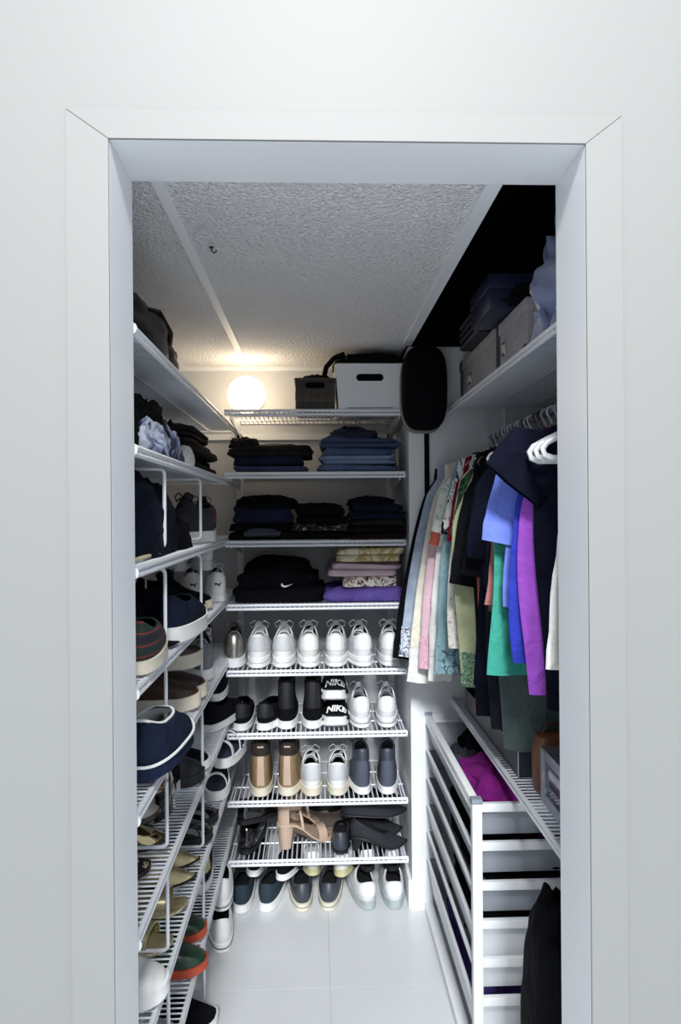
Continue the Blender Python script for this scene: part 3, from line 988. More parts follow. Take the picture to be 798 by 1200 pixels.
# fourth back shelf: black pile with white swoosh, bright stack
z = ZB[3] + 0.001
zz = stack([('black folded sweatshirt at the bottom of the wide black pile', 0.05, BLACK, 0.0, 0.0, 0.004, 1),
            ('black folded hoodie in the middle of the wide black pile', 0.05, BLACK, 0.012, -0.006, 0.006, 1)], -0.308, 0.028, 2.487, 2.80, z, 51)
sw = heap('black sweatshirt with a small white curved tick mark, top of the wide black pile', (-0.145, 2.63, z + 0.088), (0.135, 0.135, 0.075), BLACK, 53, amp=0.09)
t = MB()
pts = [(0, 0.008), (0.004, 0.002), (0.014, -0.001), (0.022, 0.001), (0.044, 0.012), (0.024, 0.006), (0.013, 0.005), (0.007, 0.008), (0.005, 0.016)]
fold2 = [o for o in COL.objects if o.get('label', '').startswith('black folded hoodie')][0]
t.poly([(x * 1.0 + 0.005, -0.1575, zz_ + 0.006) for x, zz_ in pts], (0, -0.0012, 0))
t.build('tick_mark', mat('white_print', '#f4f4f4'), fold2, smooth=False, label='white curved tick logo')
z = ZB[3] + 0.001
PURPLE = cloth('violet_knit', '#6a58a8', var=0.2)
PINKK = cloth('pale_lilac_pink_knit', '#cdb7c0', var=0.08)
FLORAL = patterned('dark_floral_on_white', [(0.0, '#e6e0da'), (0.5, '#4a2d35'), (0.545, '#b48a6a'), (0.565, '#e6e0da'), (0.63, '#2c2c3c'), (0.66, '#e6e0da')], 26, 'noise', dist=1.5)
TIEY = patterned('mustard_tie_dye', [(0.0, '#e4ddc6'), (0.46, '#e0d8bd'), (0.56, '#b09748'), (0.66, '#e2d9bb')], 9, 'noise', const=False, dist=2.2)
zz = stack([('violet folded knit at the bottom of the bright stack', 0.050, PURPLE, -0.012, 0.014, 0.0, 1),
            ('white folded shirt with dark floral print in the bright stack', 0.038, FLORAL, 0.055, 0.012, 0.004, 1),
            ('pale pink folded sweater in the bright stack', 0.050, PINKK, 0.014, 0.010, 0.008, 2),
            ('cream folded shirt with mustard tie-dye on top of the bright stack', 0.055, TIEY, 0.035, 0.008, 0.014, 2)], 0.030, 0.305, 2.487, 2.78, z, 61)

# ------------------------------------------------------------------ top back shelf: basket, white bin, black bag
def holed(mb, x0, x1, z0, z1, y, th, hx, hz, hw, hh, taper=0.0):
    """flat panel in the xz plane with a stadium-shaped hole"""
    N = 32
    inn, out = [], []
    for i in range(N):
        a = 2 * PI * i / N
        c, s = math.cos(a), math.sin(a)
        inn.append((hx + (hw - hh) * (1 if c > 0 else -1) * (1 if abs(c) > 1e-6 else 0) + hh * c, hz + hh * s))
        m_ = max(abs(c), abs(s))
        u, v_ = c / m_, s / m_
        out.append(((x0 + x1) / 2 + u * (x1 - x0) / 2 * (1 - taper * (1 - (v_ + 1) / 2)), (z0 + z1) / 2 + v_ * (z1 - z0) / 2))
    n = len(mb.v)
    for yy in (y, y + th):
        mb.v += [(x, yy, z_) for x, z_ in inn] + [(x, yy, z_) for x, z_ in out]
    for i in range(N):
        k = (i + 1) % N
        a, b = n, n + 2 * N
        mb.f += [(a + i, a + k, a + N + k, a + N + i), (b + i, b + N + i, b + N + k, b + k), (a + i, b + i, b + k, a + k), (a + N + i, a + N + k, b + N + k, b + N + i)]
    return mb

z = ZB[0] + 0.001
t = thing('storage_bin', 'glossy white plastic storage bin with oval grip hole on the top back shelf', 'bin', (0.198, 2.485, z))
BINW = mat('white_bin_plastic', '#e9ebee', rough=0.3)
bw_, bh_, bd_ = 0.124, 0.162, 0.30
MB_ = holed(MB(), -bw_, bw_, 0, bh_, 0, 0.004, 0.0, bh_ * 0.71, 0.050, 0.0135, taper=0.07)
MB_.build('front_wall', BINW, t, smooth=False)
b = MB()
tb = bw_ * 0.93
b.poly([(-bw_, 0.004, bh_), (-tb, 0.004, 0), (-tb, bd_, 0), (-bw_, bd_, bh_)], (0.004, 0, 0))
b.poly([(bw_, 0.004, bh_), (tb, 0.004, 0), (tb, bd_, 0), (bw_, bd_, bh_)], (-0.004, 0, 0))
b.poly([(-bw_, bd_, bh_), (-tb, bd_, 0), (tb, bd_, 0), (bw_, bd_, bh_)], (0, 0.004, 0))
b.build('side_walls', BINW, t, smooth=False)
MB().box(-tb, tb, 0.004, bd_, 0, 0.004).build('bottom', BINW, t, smooth=False)
rim = [(x, y + bd_ / 2 + 0.002, bh_) for x, y in rrect(bw_ + 0.001, bd_ / 2 + 0.003, 0.012, 4)]
MB().tube(rim, 0.004, 6, closed=True).build('rim', BINW, t)
for xx in (-tb + 0.03,):
    MB().box(xx, -xx, -0.0012, 0.0, 0.002, 0.006).build('foot_groove', mat('grey_plastic', '#9a9ca2'), t)
t = thing('woven_basket', 'dark brown woven strap basket beside the white bin', 'basket', (-0.002, 2.50, z))
WV = [mat('dark_strap_%d' % i, c, rough=0.6, var=0.2, vscale=30) for i, c in enumerate(('#39332d', '#453d35', '#2e2925'))]
hw_, hh_, hd_ = 0.071, 0.112, 0.22
holed(MB(), -hw_, hw_, 0, hh_, 0, 0.004, 0.0, hh_ * 0.80, 0.036, 0.011).build('front_wall', WV[2], t, smooth=False)
MB().box(-hw_, -hw_ + 0.004, 0.004, hd_, 0, hh_).box(hw_ - 0.004, hw_, 0.004, hd_, 0, hh_).box(-hw_, hw_, hd_, hd_ + 0.004, 0, hh_).box(-hw_, hw_, 0.004, hd_, 0, 0.004).build('body', WV[2], t, smooth=False)
n_ = 5
cw = 2 * hw_ / n_
for i in range(n_):
    for j in range(3):
        zc = 0.002 + j * 0.0245
        prd = 0.0022 if (i + j) % 2 else 0.0008
        put('strap', MB().box(-hw_ + i * cw + 0.001, -hw_ + (i + 1) * cw - 0.001, -prd, 0.0, zc + 0.001, zc + 0.0235).mesh('strap', True, 0.0006), WV[(i * 2 + j) % 2], t)
for i in range(6):
    for j in range(3):
        zc = 0.002 + j * 0.033
        for s in (-1, 1):
            prd = 0.002 if (i + j) % 2 else 0.0007
            xa, xb = (-hw_ - prd, -hw_) if s < 0 else (hw_, hw_ + prd)
            put('strap', MB().box(xa, xb, i * 0.0365 + 0.002, i * 0.0365 + 0.0365, zc + 0.001, zc + 0.032).mesh('strap', False), WV[(i + j) % 2], t)
MB().tube([(x, y + hd_ / 2 + 0.002, hh_) for x, y in rrect(hw_ + 0.002, hd_ / 2 + 0.003, 0.006, 3)], 0.0045, 6, closed=True).build('rim', WV[0], t)

heap('dark cloth filling the woven basket', (-0.002, 2.61, z + 0.006), (0.060, 0.098, 0.135), BLACK, 72, amp=0.05, power=0.4)
heap('dark cloth filling the white plastic bin', (0.198, 2.64, z + 0.006), (0.098, 0.125, 0.148), NAVY, 73, amp=0.05, power=0.4)
t = thing('black_bag', 'black soft bag with silver zip pull lying on the white bin', 'bag', (0.205, 2.63, z + bh_ + 0.004))
heap('', (0, 0, 0), (0.138, 0.135, 0.052), BLACK, 71, amp=0.06, power=0.45, name='body', parent=t)
MB().tube([(-0.092, -0.137, 0.018), (-0.094, -0.142, 0.03), (-0.09, -0.137, 0.042)], 0.004, 6).build('zip_pull', CHROME, t)
MB().tube([(-0.10, -0.12, 0.04), (-0.135, -0.10, 0.03), (-0.165, -0.08, 0.0), (-0.172, -0.07, -0.03), (-0.158, -0.07, -0.045)], 0.010, 8).build('strap', BLACK, t)

# black padded bag hung on the return wall
t = thing('hanging_bag', 'black oval padded bag hanging on the return wall above its long strap', 'bag', (0.382, YRET - 0.003, 1.722))
def oval(hx, hz, y, k=36, zc=0.142):
    return [(hx * sp(math.cos(2 * PI * i / k), 0.62), y, zc + hz * sp(math.sin(2 * PI * i / k), 0.62)) for i in range(k)]
MB().loft([oval(0.074, 0.140, 0), oval(0.08, 0.146, -0.008), oval(0.08, 0.146, -0.018), oval(0.076, 0.142, -0.022)]).build('back_panel', mat('grey_binding', '#8a8780', rough=0.8), t)
MB().loft([oval(0.072, 0.14, -0.0215, zc=0.15), oval(0.079, 0.147, -0.045, zc=0.15), oval(0.079, 0.147, -0.08, zc=0.15), oval(0.072, 0.138, -0.105, zc=0.15), oval(0.05, 0.115, -0.115, zc=0.15), oval(0.02, 0.06, -0.118, zc=0.15)]).build('body', BLACK, t)
MB().tube([(-0.02, -0.03, 0.285), (-0.012, -0.012, 0.32), (0.012, -0.012, 0.32), (0.02, -0.03, 0.285)], 0.006, 8).build('handle', BLACK, t)
MB().box(0.008, 0.026, -0.006, -0.002, -0.315, 0.02).build('long_strap', BLACK, t, bevel=0.001)

# ------------------------------------------------------------------ upper right shelf
z = 1.813 + 0.001
GREYBOX = cloth('grey_linen_board', '#b3b1b4', var=0.08, bump=0.4)
def fabric_box(label, y0, y1, h, seed):
    t = thing('storage_box', label, 'box', (0.515, y0, z))
    d = y1 - y0
    MB().box(0.002, 0.30, 0.002, d - 0.002, 0, h - 0.03).build('body', GREYBOX, t, bevel=0.003)
    MB().box(-0.002, 0.304, -0.002, d + 0.002, h - 0.032, h).build('lid', GREYBOX, t, bevel=0.003)
    MB().box(-0.004, 0.30, d - 0.05, d - 0.03, 0.0, h + 0.001).build('band', cloth('dark_grey_band', '#4e5058'), t, bevel=0.001)
    lh = MB().box(-0.0015, 0.003, d * 0.62, d * 0.74, 0.05, 0.085).build('label_holder', CHROME, t, bevel=0.001)
    MB().box(-0.003, -0.001, d * 0.635, d * 0.725, 0.056, 0.079).build('label_card', mat('cream_card', '#d5d2c8'), lh)
    return t
fabric_box('grey linen storage box with metal label holder beside the hanging black bag', 1.955, 2.425, 0.150, 1)
fabric_box('grey linen storage box in front of the blue satin bag', 1.645, 1.945, 0.146, 2)
t = thing('lidded_box', 'dark navy glossy box stacked on the grey linen boxes', 'box', (0.455, 1.765, z + 0.152))
NB = mat('navy_gloss_board', '#2a2f48', rough=0.3)
MB().box(0, 0.24, 0, 0.215, 0, 0.075).build('body', NB, t, bevel=0.003)
MB().box(-0.003, 0.243, -0.003, 0.218, 0.055, 0.092).build('lid', NB, t, bevel=0.003)
t = thing('slotted_crate', 'black slotted plastic crate behind the navy box', 'crate', (0.478, 1.99, z + 0.152))
CR = mat('black_crate_plastic', '#1a1b22', rough=0.4)
MB().box(0.004, 0.25, 0, 0.006, 0, 0.085).box(0.004, 0.25, 0.244, 0.25, 0, 0.085).box(0.244, 0.25, 0.006, 0.244, 0, 0.085).box(0.004, 0.244, 0.006, 0.244, 0, 0.005).build('body', CR, t)
for j in range(4):
    MB().box(-0.002, 0.004, 0.0, 0.25, 0.002 + j * 0.022, 0.014 + j * 0.022).build('slat', mat('grey_crate_plastic', '#4a4b54', rough=0.4), t, bevel=0.001)
heap('black crumpled lace cloth between the navy box and the grey boxes', (0.56, 1.70, z + 0.149), (0.075, 0.058, 0.035), BLACK, 81, amp=0.35, freq=4)
heap('black bag lying on the slotted crate', (0.62, 2.13, z + 0.24), (0.12, 0.10, 0.10), BLACK, 82, cat='bag', name='soft_bag')
SATIN = mat('slate_blue_satin', '#7e88ac', rough=0.28, var=0.15, vscale=5, sheen=0.4)
t = thing('satin_bag', 'slate blue satin drawstring bag slumped on the upper right shelf', 'bag', (0.668, 1.44, z))
heap('', (0, 0, 0), (0.19, 0.19, 0.25), SATIN, 92, amp=0.26, freq=2.3, power=0.5, name='body', parent=t, nu=56, nv=34, rz=10)
MB().tube([(-0.17, 0.06, 0.03), (-0.185, 0.03, 0.055), (-0.19, -0.01, 0.045), (-0.186, -0.03, 0.012), (-0.18, -0.02, 0.006)], 0.008, 8).build('drawstring', SATIN, t)
MB().tube([(-0.16, 0.07, 0.012), (-0.185, 0.12, 0.004), (-0.178, 0.16, 0.004), (-0.168, 0.2, 0.004)], 0.004, 6).build('cord_tail', BLACK, t)
# ------------------------------------------------------------------ hanging clothes
HW = mat('white_hanger_plastic', '#e6e9ee', rough=0.35)
HG = mat('grey_hanger_plastic', '#c4c9d4', rough=0.4)
HB = mat('bronze_hanger_hook', '#6f6257', rough=0.4, metal=0.5)

def hanger(label, y, m, group, thick=0.0035, hs=0.205, drop=0.085, tilt=0.0, bar=True, dx=0.0, hook_m=None):
    t = thing('clothes_hanger', label, 'hanger', (ROD[0], y, ROD[1]), tilt, group)
    r = 0.0145
    hk = [(r * math.cos(R(a)), 0, r * math.sin(R(a)) - 0.002) for a in range(200, -31, -23)]
    hk = [(-x, yy, zz) for x, yy, zz in hk]
    path = hk + [(-0.004, 0, -0.024), (0, 0, -0.034), (0, 0, -0.058)]
    MB().tube(path, 0.0029, 6).build('hook', hook_m or m, t)
    zt = -0.062
    arm = [(0, 0, zt)]
    for i in range(1, 9):
        u = i / 8
        arm.append((-hs * u, 0, zt - drop * (u ** 1.35)))
    end = arm[-1]
    arm += [(end[0] - 0.008, 0, end[2] - 0.012), (end[0] - 0.004, 0, end[2] - 0.024), (end[0] + 0.012, 0, end[2] - 0.030)]
    b = MB()
    b.tube(arm, thick, 8)
    b.tube([(-x, yy, zz) for x, yy, zz in arm], thick, 8)
    b.build('arms', m, t)
    if bar:
        MB().tube([(end[0] + 0.008, 0, end[2] - 0.030), (-end[0] - 0.008, 0, end[2] - 0.030)], thick, 8).build('trouser_bar', m, t)
    return t

def garment(label, cat, y, m, hs=0.195, bw=0.215, length=0.66, sl=0.21, sa=34, sw=0.078, th=0.0125, sa2=None, seed=0, cuff=None, collar=None,
            hem=None, dx=0.0, neck=0.07, name='tshirt', drop=0.36, sleeves=True, tilt=0.0, wave=0.012, smat=None, z0=1.640):
    if sl < 0.36:
        sa, sa2, sw = sa * 0.55, (sa2 if sa2 is not None else sa * 0.6) * 0.5, sw * 0.82
        hs = hs - 0.018
    t = thing(name, label, cat, (ROD[0] + dx, y, z0), tilt)
    off = Vector((seed * 3.1, seed * 1.7, seed * 6.3))
    N, J = 44, 22
    rnd = random.Random(seed)
    ph, kf = rnd.uniform(0, 6), rnd.uniform(26, 38)
    def zat(v, x):
        ax = abs(x)
        d = drop * max(0, ax - neck) + 0.03 * max(0, 1 - ax / neck) ** 0.5 * (1 if ax < neck else 0)
        return -v * length - d * (1 - v) ** 4
    def ringv(v):
        hwid = hs + (bw - hs) * min(1, v / 0.3) + 0.012 * math.sin(v * 5 + seed)
        hd = 0.005 + (th - 0.005) * min(1, v / 0.12)
        r = []
        for i in range(N):
            a = 2 * PI * i / N
            x = hwid * sp(math.cos(a), 0.75)
            yy = hd * sp(math.sin(a), 0.8)
            wv = wave * min(1, v * 1.6) * math.sin(x * kf + ph + 1.5 * noise.noise(Vector((x * 4, v * 2, 0)) + off))
            wv = max(-th * 0.62, min(th * 0.62, wv))
            z = zat(v, x) + 0.012 * v * noise.noise(Vector((x * 7, 0, 3)) + off)
            r.append((x, yy * 0.8 + wv, z))
        return r
    vs = [0, 0.02, 0.05, 0.09] + [0.13 + 0.87 * i / (J - 4) for i in range(J - 3)]
    rings = [ringv(v) for v in vs]
    MB().loft(rings, False, False).build('body', m, t)
    if hem:
        MB().loft([[(x * 1.006, yy * 1.1, z) for x, yy, z in ringv(v)] for v in (0.86, 0.93, 1.0)], False, False).build('hem', hem, t)
    ringc = ringv(0.0)
    cl = [p for p in ringc if abs(p[0]) < neck * 1.05]
    cp = [(neck * math.sin(a), 0.012 * math.cos(a) if math.cos(a) > 0 else 0.016 * math.cos(a), 0.002 - 0.03 * max(0, -math.cos(a)) * 0.9) for a in [2 * PI * i / 20 for i in range(20)]]
    MB().tube(cp, 0.005, 6, closed=True).build('collar', collar or m, t)
    if sleeves:
        for s in (-1, 1):
            rr = []
            M = 13
            p = Vector((s * (hs - 0.045), 0, zat(0, hs) - 0.020))
            a1 = R(sa)
            a2 = R(sa2 if sa2 is not None else sa * 0.6)
            rows = []
            for i in range(M + 1):
                u = i / M
                an = a1 + (a2 - a1) * u
                d = Vector((s * math.sin(an), 0, -math.cos(an)))
                nrm = Vector((math.cos(an), 0, s * math.sin(an)))
                if i:
                    p = p + d * ((sl + 0.06) / M)
                wd = sw * (1 - 0.12 * u) * (0.35 + 0.65 * min(1, u * 3.2)) if sl < 0.36 else sw * (1 - 0.3 * u) * (0.5 + 0.5 * min(1, u * 6))
                dp = min(th * 0.7, 0.006 + 0.016 * u)
                row = []
                for k in range(18):
                    b = 2 * PI * k / 18
                    q = p + nrm * (wd * sp(math.cos(b), 0.85)) + Vector((0, dp * sp(math.sin(b), 0.8), 0))
                    nn = noise.noise(Vector((q.x * 18, u * 5, q.z * 18)) + off)
                    fold = math.sin(math.cos(b) * 4.2 + seed + u * 2) * 0.005 * min(1, u * 1.5)
                    q += nrm * (0.008 * nn * u) + Vector((0, 0.004 * nn * u + fold, 0))
                    row.append(q)
                rows.append(row)
            so = MB().loft(rows, False, False).build('sleeve', smat or m, t)
            if cuff:
                n0 = len(rows) - 3
                cr = [[q + (q - sum(r, Vector()) / len(r)) * 0.05 for q in r] for r in rows[n0:]]
                MB().loft(cr, False, False).build('cuff', cuff, so)
    return t

DENIM_L = patterned('pale_wash_denim', [(0.3, '#8f9cb4'), (0.7, '#b4bfd0')], 18, 'noise', const=False)
DENIM_P = patterned('printed_denim_cuff', [(0.0, '#c9ced8'), (0.5, '#2b3144'), (0.56, '#c9ced8')], 45, 'noise', dist=1.0)
CREAM = cloth('cream_knit', '#dfdccd', var=0.06)
PINK = cloth('candy_pink_cloth', '#dcb9c6', var=0.08)
PINKL = patterned('pink_lace', [(0.0, '#e2b3c6'), (0.5, '#c98fa8'), (0.55, '#e2b3c6')], 80, 'noise')
WHITE = cloth('white_cotton', '#e4e4e2', var=0.04)
TEAL = cloth('dusty_teal_cloth', '#7fa0a8', var=0.15)
TEALP = patterned('teal_print', [(0.0, '#7fa0a8'), (0.52, '#3f5a6c'), (0.58, '#8fb1b8')], 30, 'noise')
RUST = cloth('rust_cloth', '#9c5144', var=0.1)
LEAFW = patterned('white_leaf_print', [(0.0, '#dedfda'), (0.56, '#a9c2ae'), (0.62, '#dedfda')], 24, 'noise', dist=1)
LETW = patterned('white_black_letter_print', [(0.0, '#dfe0df'), (0.53, '#15161a'), (0.60, '#dfe0df')], 30, 'noise', dist=2, axis=(1, 1, 0.6))
DRED = cloth('deep_red_cloth', '#6d1522', var=0.2)
FOREST = patterned('green_leaf_print', [(0.0, '#1e3a2a'), (0.5, '#3c6b48'), (0.6, '#12251b')], 40, 'noise')
LACEW = patterned('white_lace', [(0.0, '#e2dfd8'), (0.55, '#b7ada8'), (0.6, '#e2dfd8')], 70, 'noise')
OLIVE = cloth('pale_olive_cloth', '#a7ad8a', var=0.1)
SEQUIN = patterned('green_sequins', [(0.0, '#3b5f47'), (0.45, '#7f9d80'), (0.55, '#2b4a38'), (0.68, '#cfe0c8')], 120, 'noise', rough=0.35)
CORAL = cloth('coral_cloth', '#b0605c', var=0.12)
ROSE = cloth('dusty_rose_satin', '#a3706e', var=0.1, rough=0.6)
BRONZE = mat('bronze_satin', '#5a3f3b', rough=0.35, var=0.3, vscale=12)
PERI = cloth('periwinkle_jersey', '#6f82dd', var=0.08)
GREENT = cloth('sea_green_jersey', '#3f9c8a', var=0.1)
ROYAL = cloth('royal_blue_jersey', '#3440b4', var=0.12)
VIOLET = cloth('bright_violet_jersey', '#a558cf', var=0.08)
INK = cloth('ink_navy_jersey', '#0c0f20', var=0.3)
CHAR = cloth('charcoal_wool', '#1c2029', var=0.25)
SLATEG = cloth('slate_green_cloth', '#4e5a5a', var=0.15)

GARM = [  # label, kind, y, material, options
 ('black long coat at the far end of the rod behind the denim jacket', 'coat', 2.415, BLACK, dict(length=0.72, sl=0.62, sa=20, sa2=9, hs=0.2, sw=0.07, th=0.016)),
 ('pale blue denim jacket with printed cuffs near the return wall', 'jacket', 2.365, DENIM_L, dict(length=0.62, sl=0.60, sa=19, sa2=7, hs=0.2, sw=0.072, cuff=DENIM_P, collar=DEN[5])),
 ('cream long-sleeved knit hanging next to the denim jacket', 'sweater', 2.305, CREAM, dict(length=0.64, sl=0.67, sa=17, sa2=5, hs=0.195, sw=0.062, cuff=WHITE)),
 ('candy pink long-sleeved blouse with lace cuffs', 'blouse', 2.255, PINK, dict(length=0.64, sl=0.61, sa=16, sa2=3, hs=0.19, sw=0.062, cuff=PINKL)),
 ('white long-sleeved shirt between pink blouse and teal blouse', 'shirt', 2.215, WHITE, dict(length=0.64, sl=0.64, sa=14, sa2=2, hs=0.185, sw=0.055)),
 ('rust and white short-sleeved shirt with leaf print', 'shirt', 2.185, LEAFW, dict(length=0.60, sl=0.21, sa=38, hs=0.2, sw=0.085, cuff=RUST, collar=RUST)),
 ('dusty teal long-sleeved blouse', 'blouse', 2.145, TEAL, dict(length=0.62, sl=0.60, sa=13, sa2=2, hs=0.185, sw=0.055, cuff=TEALP)),
 ('white short-sleeved tee with black letter print', 'tshirt', 2.105, LETW, dict(length=0.6, sl=0.17, sa=34, hs=0.195, cuff=BLACK)),
 ('deep red short-sleeved tee', 'tshirt', 2.07, DRED, dict(length=0.62, sl=0.19, sa=30, hs=0.19)),
 ('white tank with lace hem, hanging among the short-sleeved tops', 'top', 2.045, LACEW, dict(length=0.62, sl=0.16, sa=30, hs=0.185, cuff=PINK, bw=0.228)),
 ('green leaf-print top with pink edging', 'top', 2.01, FOREST, dict(length=0.62, sl=0.17, sa=30, hs=0.19, cuff=FOREST, collar=PINK)),
 ('pale olive dress with green sequin side', 'dress', 1.975, OLIVE, dict(length=0.71, sleeves=False, sl=0.14, sa=28, hs=0.175, bw=0.225, hem=SEQUIN)),
 ('black elbow-sleeved top in front of the olive dress', 'top', 1.935, BLACK, dict(length=0.66, sl=0.31, sa=24, sa2=22, hs=0.185, sw=0.085, bw=0.19)),
 ('coral and white skirted dress, hem showing below the sequins', 'dress', 1.90, CORAL, dict(length=0.76, sleeves=False, sl=0.4, sa=28, hs=0.12, bw=0.192)),
 ('black short-sleeved tee with broad sleeves', 'tshirt', 1.855, BLACK, dict(length=0.68, sl=0.28, sa=24, sa2=20, hs=0.175, sw=0.085, bw=0.195)),
 ('black long dress reaching below the tees', 'dress', 1.805, INK, dict(length=0.75, sl=0.22, sa=26, hs=0.19, bw=0.2)),
 ('charcoal wool coat, longest of the hanging clothes', 'coat', 1.75, CHAR, dict(length=0.77, sl=0.3, sa=14, hs=0.17, bw=0.185)),
 ('slate green long skirted dress, hem lowest beside the grey box', 'dress', 1.70, SLATEG, dict(length=0.80, sleeves=False, sl=0.1, sa=14, hs=0.15, bw=0.175)),
 ('bronze satin blouse under the dusty rose one', 'blouse', 1.665, BRONZE, dict(length=0.52, sl=0.34, sa=18, sa2=8, hs=0.18, sw=0.07, bw=0.17)),
 ('dusty rose satin blouse with loose sleeves', 'blouse', 1.625, ROSE, dict(length=0.5, sl=0.32, sa=22, sa2=12, hs=0.185, sw=0.07, bw=0.17)),
 ('sea green jersey tee', 'tshirt', 1.578, GREENT, dict(length=0.58, sl=0.18, sa=20, hs=0.17, bw=0.232)),
 ('periwinkle blue jersey tee with wide short sleeves', 'tshirt', 1.54, PERI, dict(length=0.42, sl=0.17, sa=40, hs=0.195, sw=0.085, bw=0.2)),
 ('royal blue jersey tee next to the violet one', 'tshirt', 1.505, ROYAL, dict(length=0.54, sl=0.2, sa=16, hs=0.165, bw=0.197)),
 ('bright violet jersey tee', 'tshirt', 1.475, VIOLET, dict(length=0.60, sl=0.2, sa=14, hs=0.16, bw=0.182)),
 ('ink navy oversized tee behind the white plastic hangers', 'tshirt', 1.43, INK, dict(length=0.62, sl=0.07, sa=92, sa2=80, hs=0.19, sw=0.105, bw=0.16, th=0.02)),
 ('white long-sleeved shirt hanging beside the door jamb', 'shirt', 1.275, WHITE, dict(length=0.55, sl=0.40, sa=12, sa2=7, hs=0.125, sw=0.052, bw=0.15, z0=1.63, dx=-0.014)),
]
for i, (lab, cat, y, m, kw) in enumerate(GARM):
    nm = {'tshirt': 'tshirt', 'top': 'short_top', 'coat': 'long_coat', 'jacket': 'denim_jacket', 'dress': 'long_dress', 'blouse': 'blouse', 'shirt': 'shirt', 'sweater': 'sweater'}[cat]
    garment(lab, cat, y, m, seed=i + 1, name=nm, **kw)
    hm = HB if i in (9, 12, 13) else (HW if i % 2 else HG)
    hh = kw.get('hs', 0.195) - 0.022
    hanger('slim clothes hanger carrying a garment on the rod', y, hm, 'hangers carrying garments', hs=hh, drop=0.052, bar=False)
for i, y in enumerate((1.318, 1.352, 1.386)):
    hanger('thick white plastic hanger with trouser bar, empty in front of the navy tee', y, HW, 'empty white hangers', thick=0.0062, hs=0.185, drop=0.072, tilt=2 - 2 * i)

# ------------------------------------------------------------------ drawer unit
PL = mat('frosted_drawer_plastic', '#c3cad4', rough=0.4, trans=0.4)
PLW = mat('white_drawer_plastic', '#e6eaee', rough=0.4, trans=0.08)
UW, UD, UZ = 0.45, 0.75, 0.712
UX, UY = 0.388, 1.705
DRW = mat('white_drawer_frame', '#eceff2', rough=0.35)
t = thing('drawer_unit', 'white metal frame unit with frosted pull-out drawers beside the aisle', 'drawer unit', (UX, UY, 0))
for x in (0, UW):
    for y in (0, UD):
        p = MB().box(x - 0.002, x + 0.023, y, y + 0.024, 0, UZ - 0.012).build('post', DRW, t, bevel=0.002)
        put('post_cap', MB().box(x - 0.003, x + 0.024, y - 0.001, y + 0.025, UZ - 0.012, UZ).mesh('post_cap', True, 0.001), mat('grey_cap', '#8b95a2', rough=0.4), p)
for x in (0, UW):
    MB().box(x, x + 0.02, 0.024, UD, UZ - 0.03, UZ - 0.008).build('top_rail', DRW, t, bevel=0.002)
    MB().box(x - 0.010, x + 0.02, 0.024, UD, 0.002, 0.028).build('bottom_rail', DRW, t, bevel=0.002)
LEV = [0.700, 0.602, 0.502, 0.405, 0.308, 0.210]
for zz in LEV + [0.11]:
    for y in (0.002, UD + 0.002):
        MB().box(0.023, UW, y, y + 0.014, zz - 0.021, zz).build('runner', DRW, t, bevel=0.001)
for i, zz in enumerate(LEV):
    hgt = 0.068 if i not in (3,) else 0.098
    if i == 5:
        hgt = 0.12
    d = thing_d = bpy.data.objects.new('drawer', None)
    # drawer as a mesh: tapered tray with four walls and a floor
    def tray(z1, z0, i0, i1):
        b = MB()
        X0, X1, Y0, Y1 = 0.004, UW - 0.01, 0.020, UD - 0.004
        o_ = [(X0, Y0, z1), (X1, Y0, z1), (X1, Y1, z1), (X0, Y1, z1)]
        k = 0.016
        lo = [(X0 + k, Y0 + k, z0), (X1 - k, Y0 + k, z0), (X1 - k, Y1 - k, z0), (X0 + k, Y1 - k, z0)]
        th = 0.003
        oi = [(X0 + th, Y0 + th, z1), (X1 - th, Y0 + th, z1), (X1 - th, Y1 - th, z1), (X0 + th, Y1 - th, z1)]
        li = [(X0 + k + th, Y0 + k + th, z0 + th), (X1 - k - th, Y0 + k + th, z0 + th), (X1 - k - th, Y1 - k - th, z0 + th), (X0 + k + th, Y1 - k - th, z0 + th)]
        b.loft([li, oi, o_, lo], True, True)
        return b
    bpy.data.objects.remove(d)
    dr = tray(zz - 0.024, zz - 0.024 - hgt, 0, 0).build('drawer', PL if i < 3 else PLW, t, smooth=True, bevel=0.0)
    rm = [(x + UW / 2 - 0.003, y + UD / 2 + 0.008, zz - 0.020) for x, y in rrect(UW / 2 - 0.006, UD / 2 - 0.016, 0.01, 3)]
    MB().tube(rm, 0.0055, 6, closed=True).build('drawer_rim', DRW, dr)
# things in the drawers
MAG = cloth('magenta_jersey', '#7b1f77', var=0.15)
def in_drawer(label, dx, dy, z0, r, m, seed, amp=0.14, name='crumpled_garment', rz=0, freq=2.6):
    return heap(label, (UX + dx, UY + dy, z0), r, m, seed, amp=amp, rz=rz, name=name, freq=freq)
in_drawer('magenta jersey crumpled in the top drawer', 0.12, 0.21, 0.655, (0.10, 0.17, 0.062), MAG, 101, rz=5)
in_drawer('grey ribbed garment in the top drawer behind the magenta jersey', 0.10, 0.50, 0.60, (0.08, 0.10, 0.07), GREYTEE, 102, amp=0.3)
in_drawer('black garment at the back of the top drawer', 0.22, 0.58, 0.61, (0.14, 0.11, 0.09), BLACK, 103)
in_drawer('black garments filling the second drawer', 0.22, 0.36, 0.516, (0.18, 0.31, 0.062), BLACK, 104)
in_drawer('dark purple garment spilling over the second drawer runner', 0.235, 0.06, 0.580, (0.05, 0.045, 0.028), cloth('plum_cloth', '#4b1748'), 105)
in_drawer('grey and black garments filling the third drawer', 0.22, 0.36, 0.416, (0.18, 0.31, 0.062), cloth('dark_grey_jersey', '#23242c'), 106)
in_drawer('slate garments filling the fourth drawer', 0.22, 0.36, 0.287, (0.18, 0.31, 0.092), cloth('slate_purple_jersey', '#2b2a35'), 107)
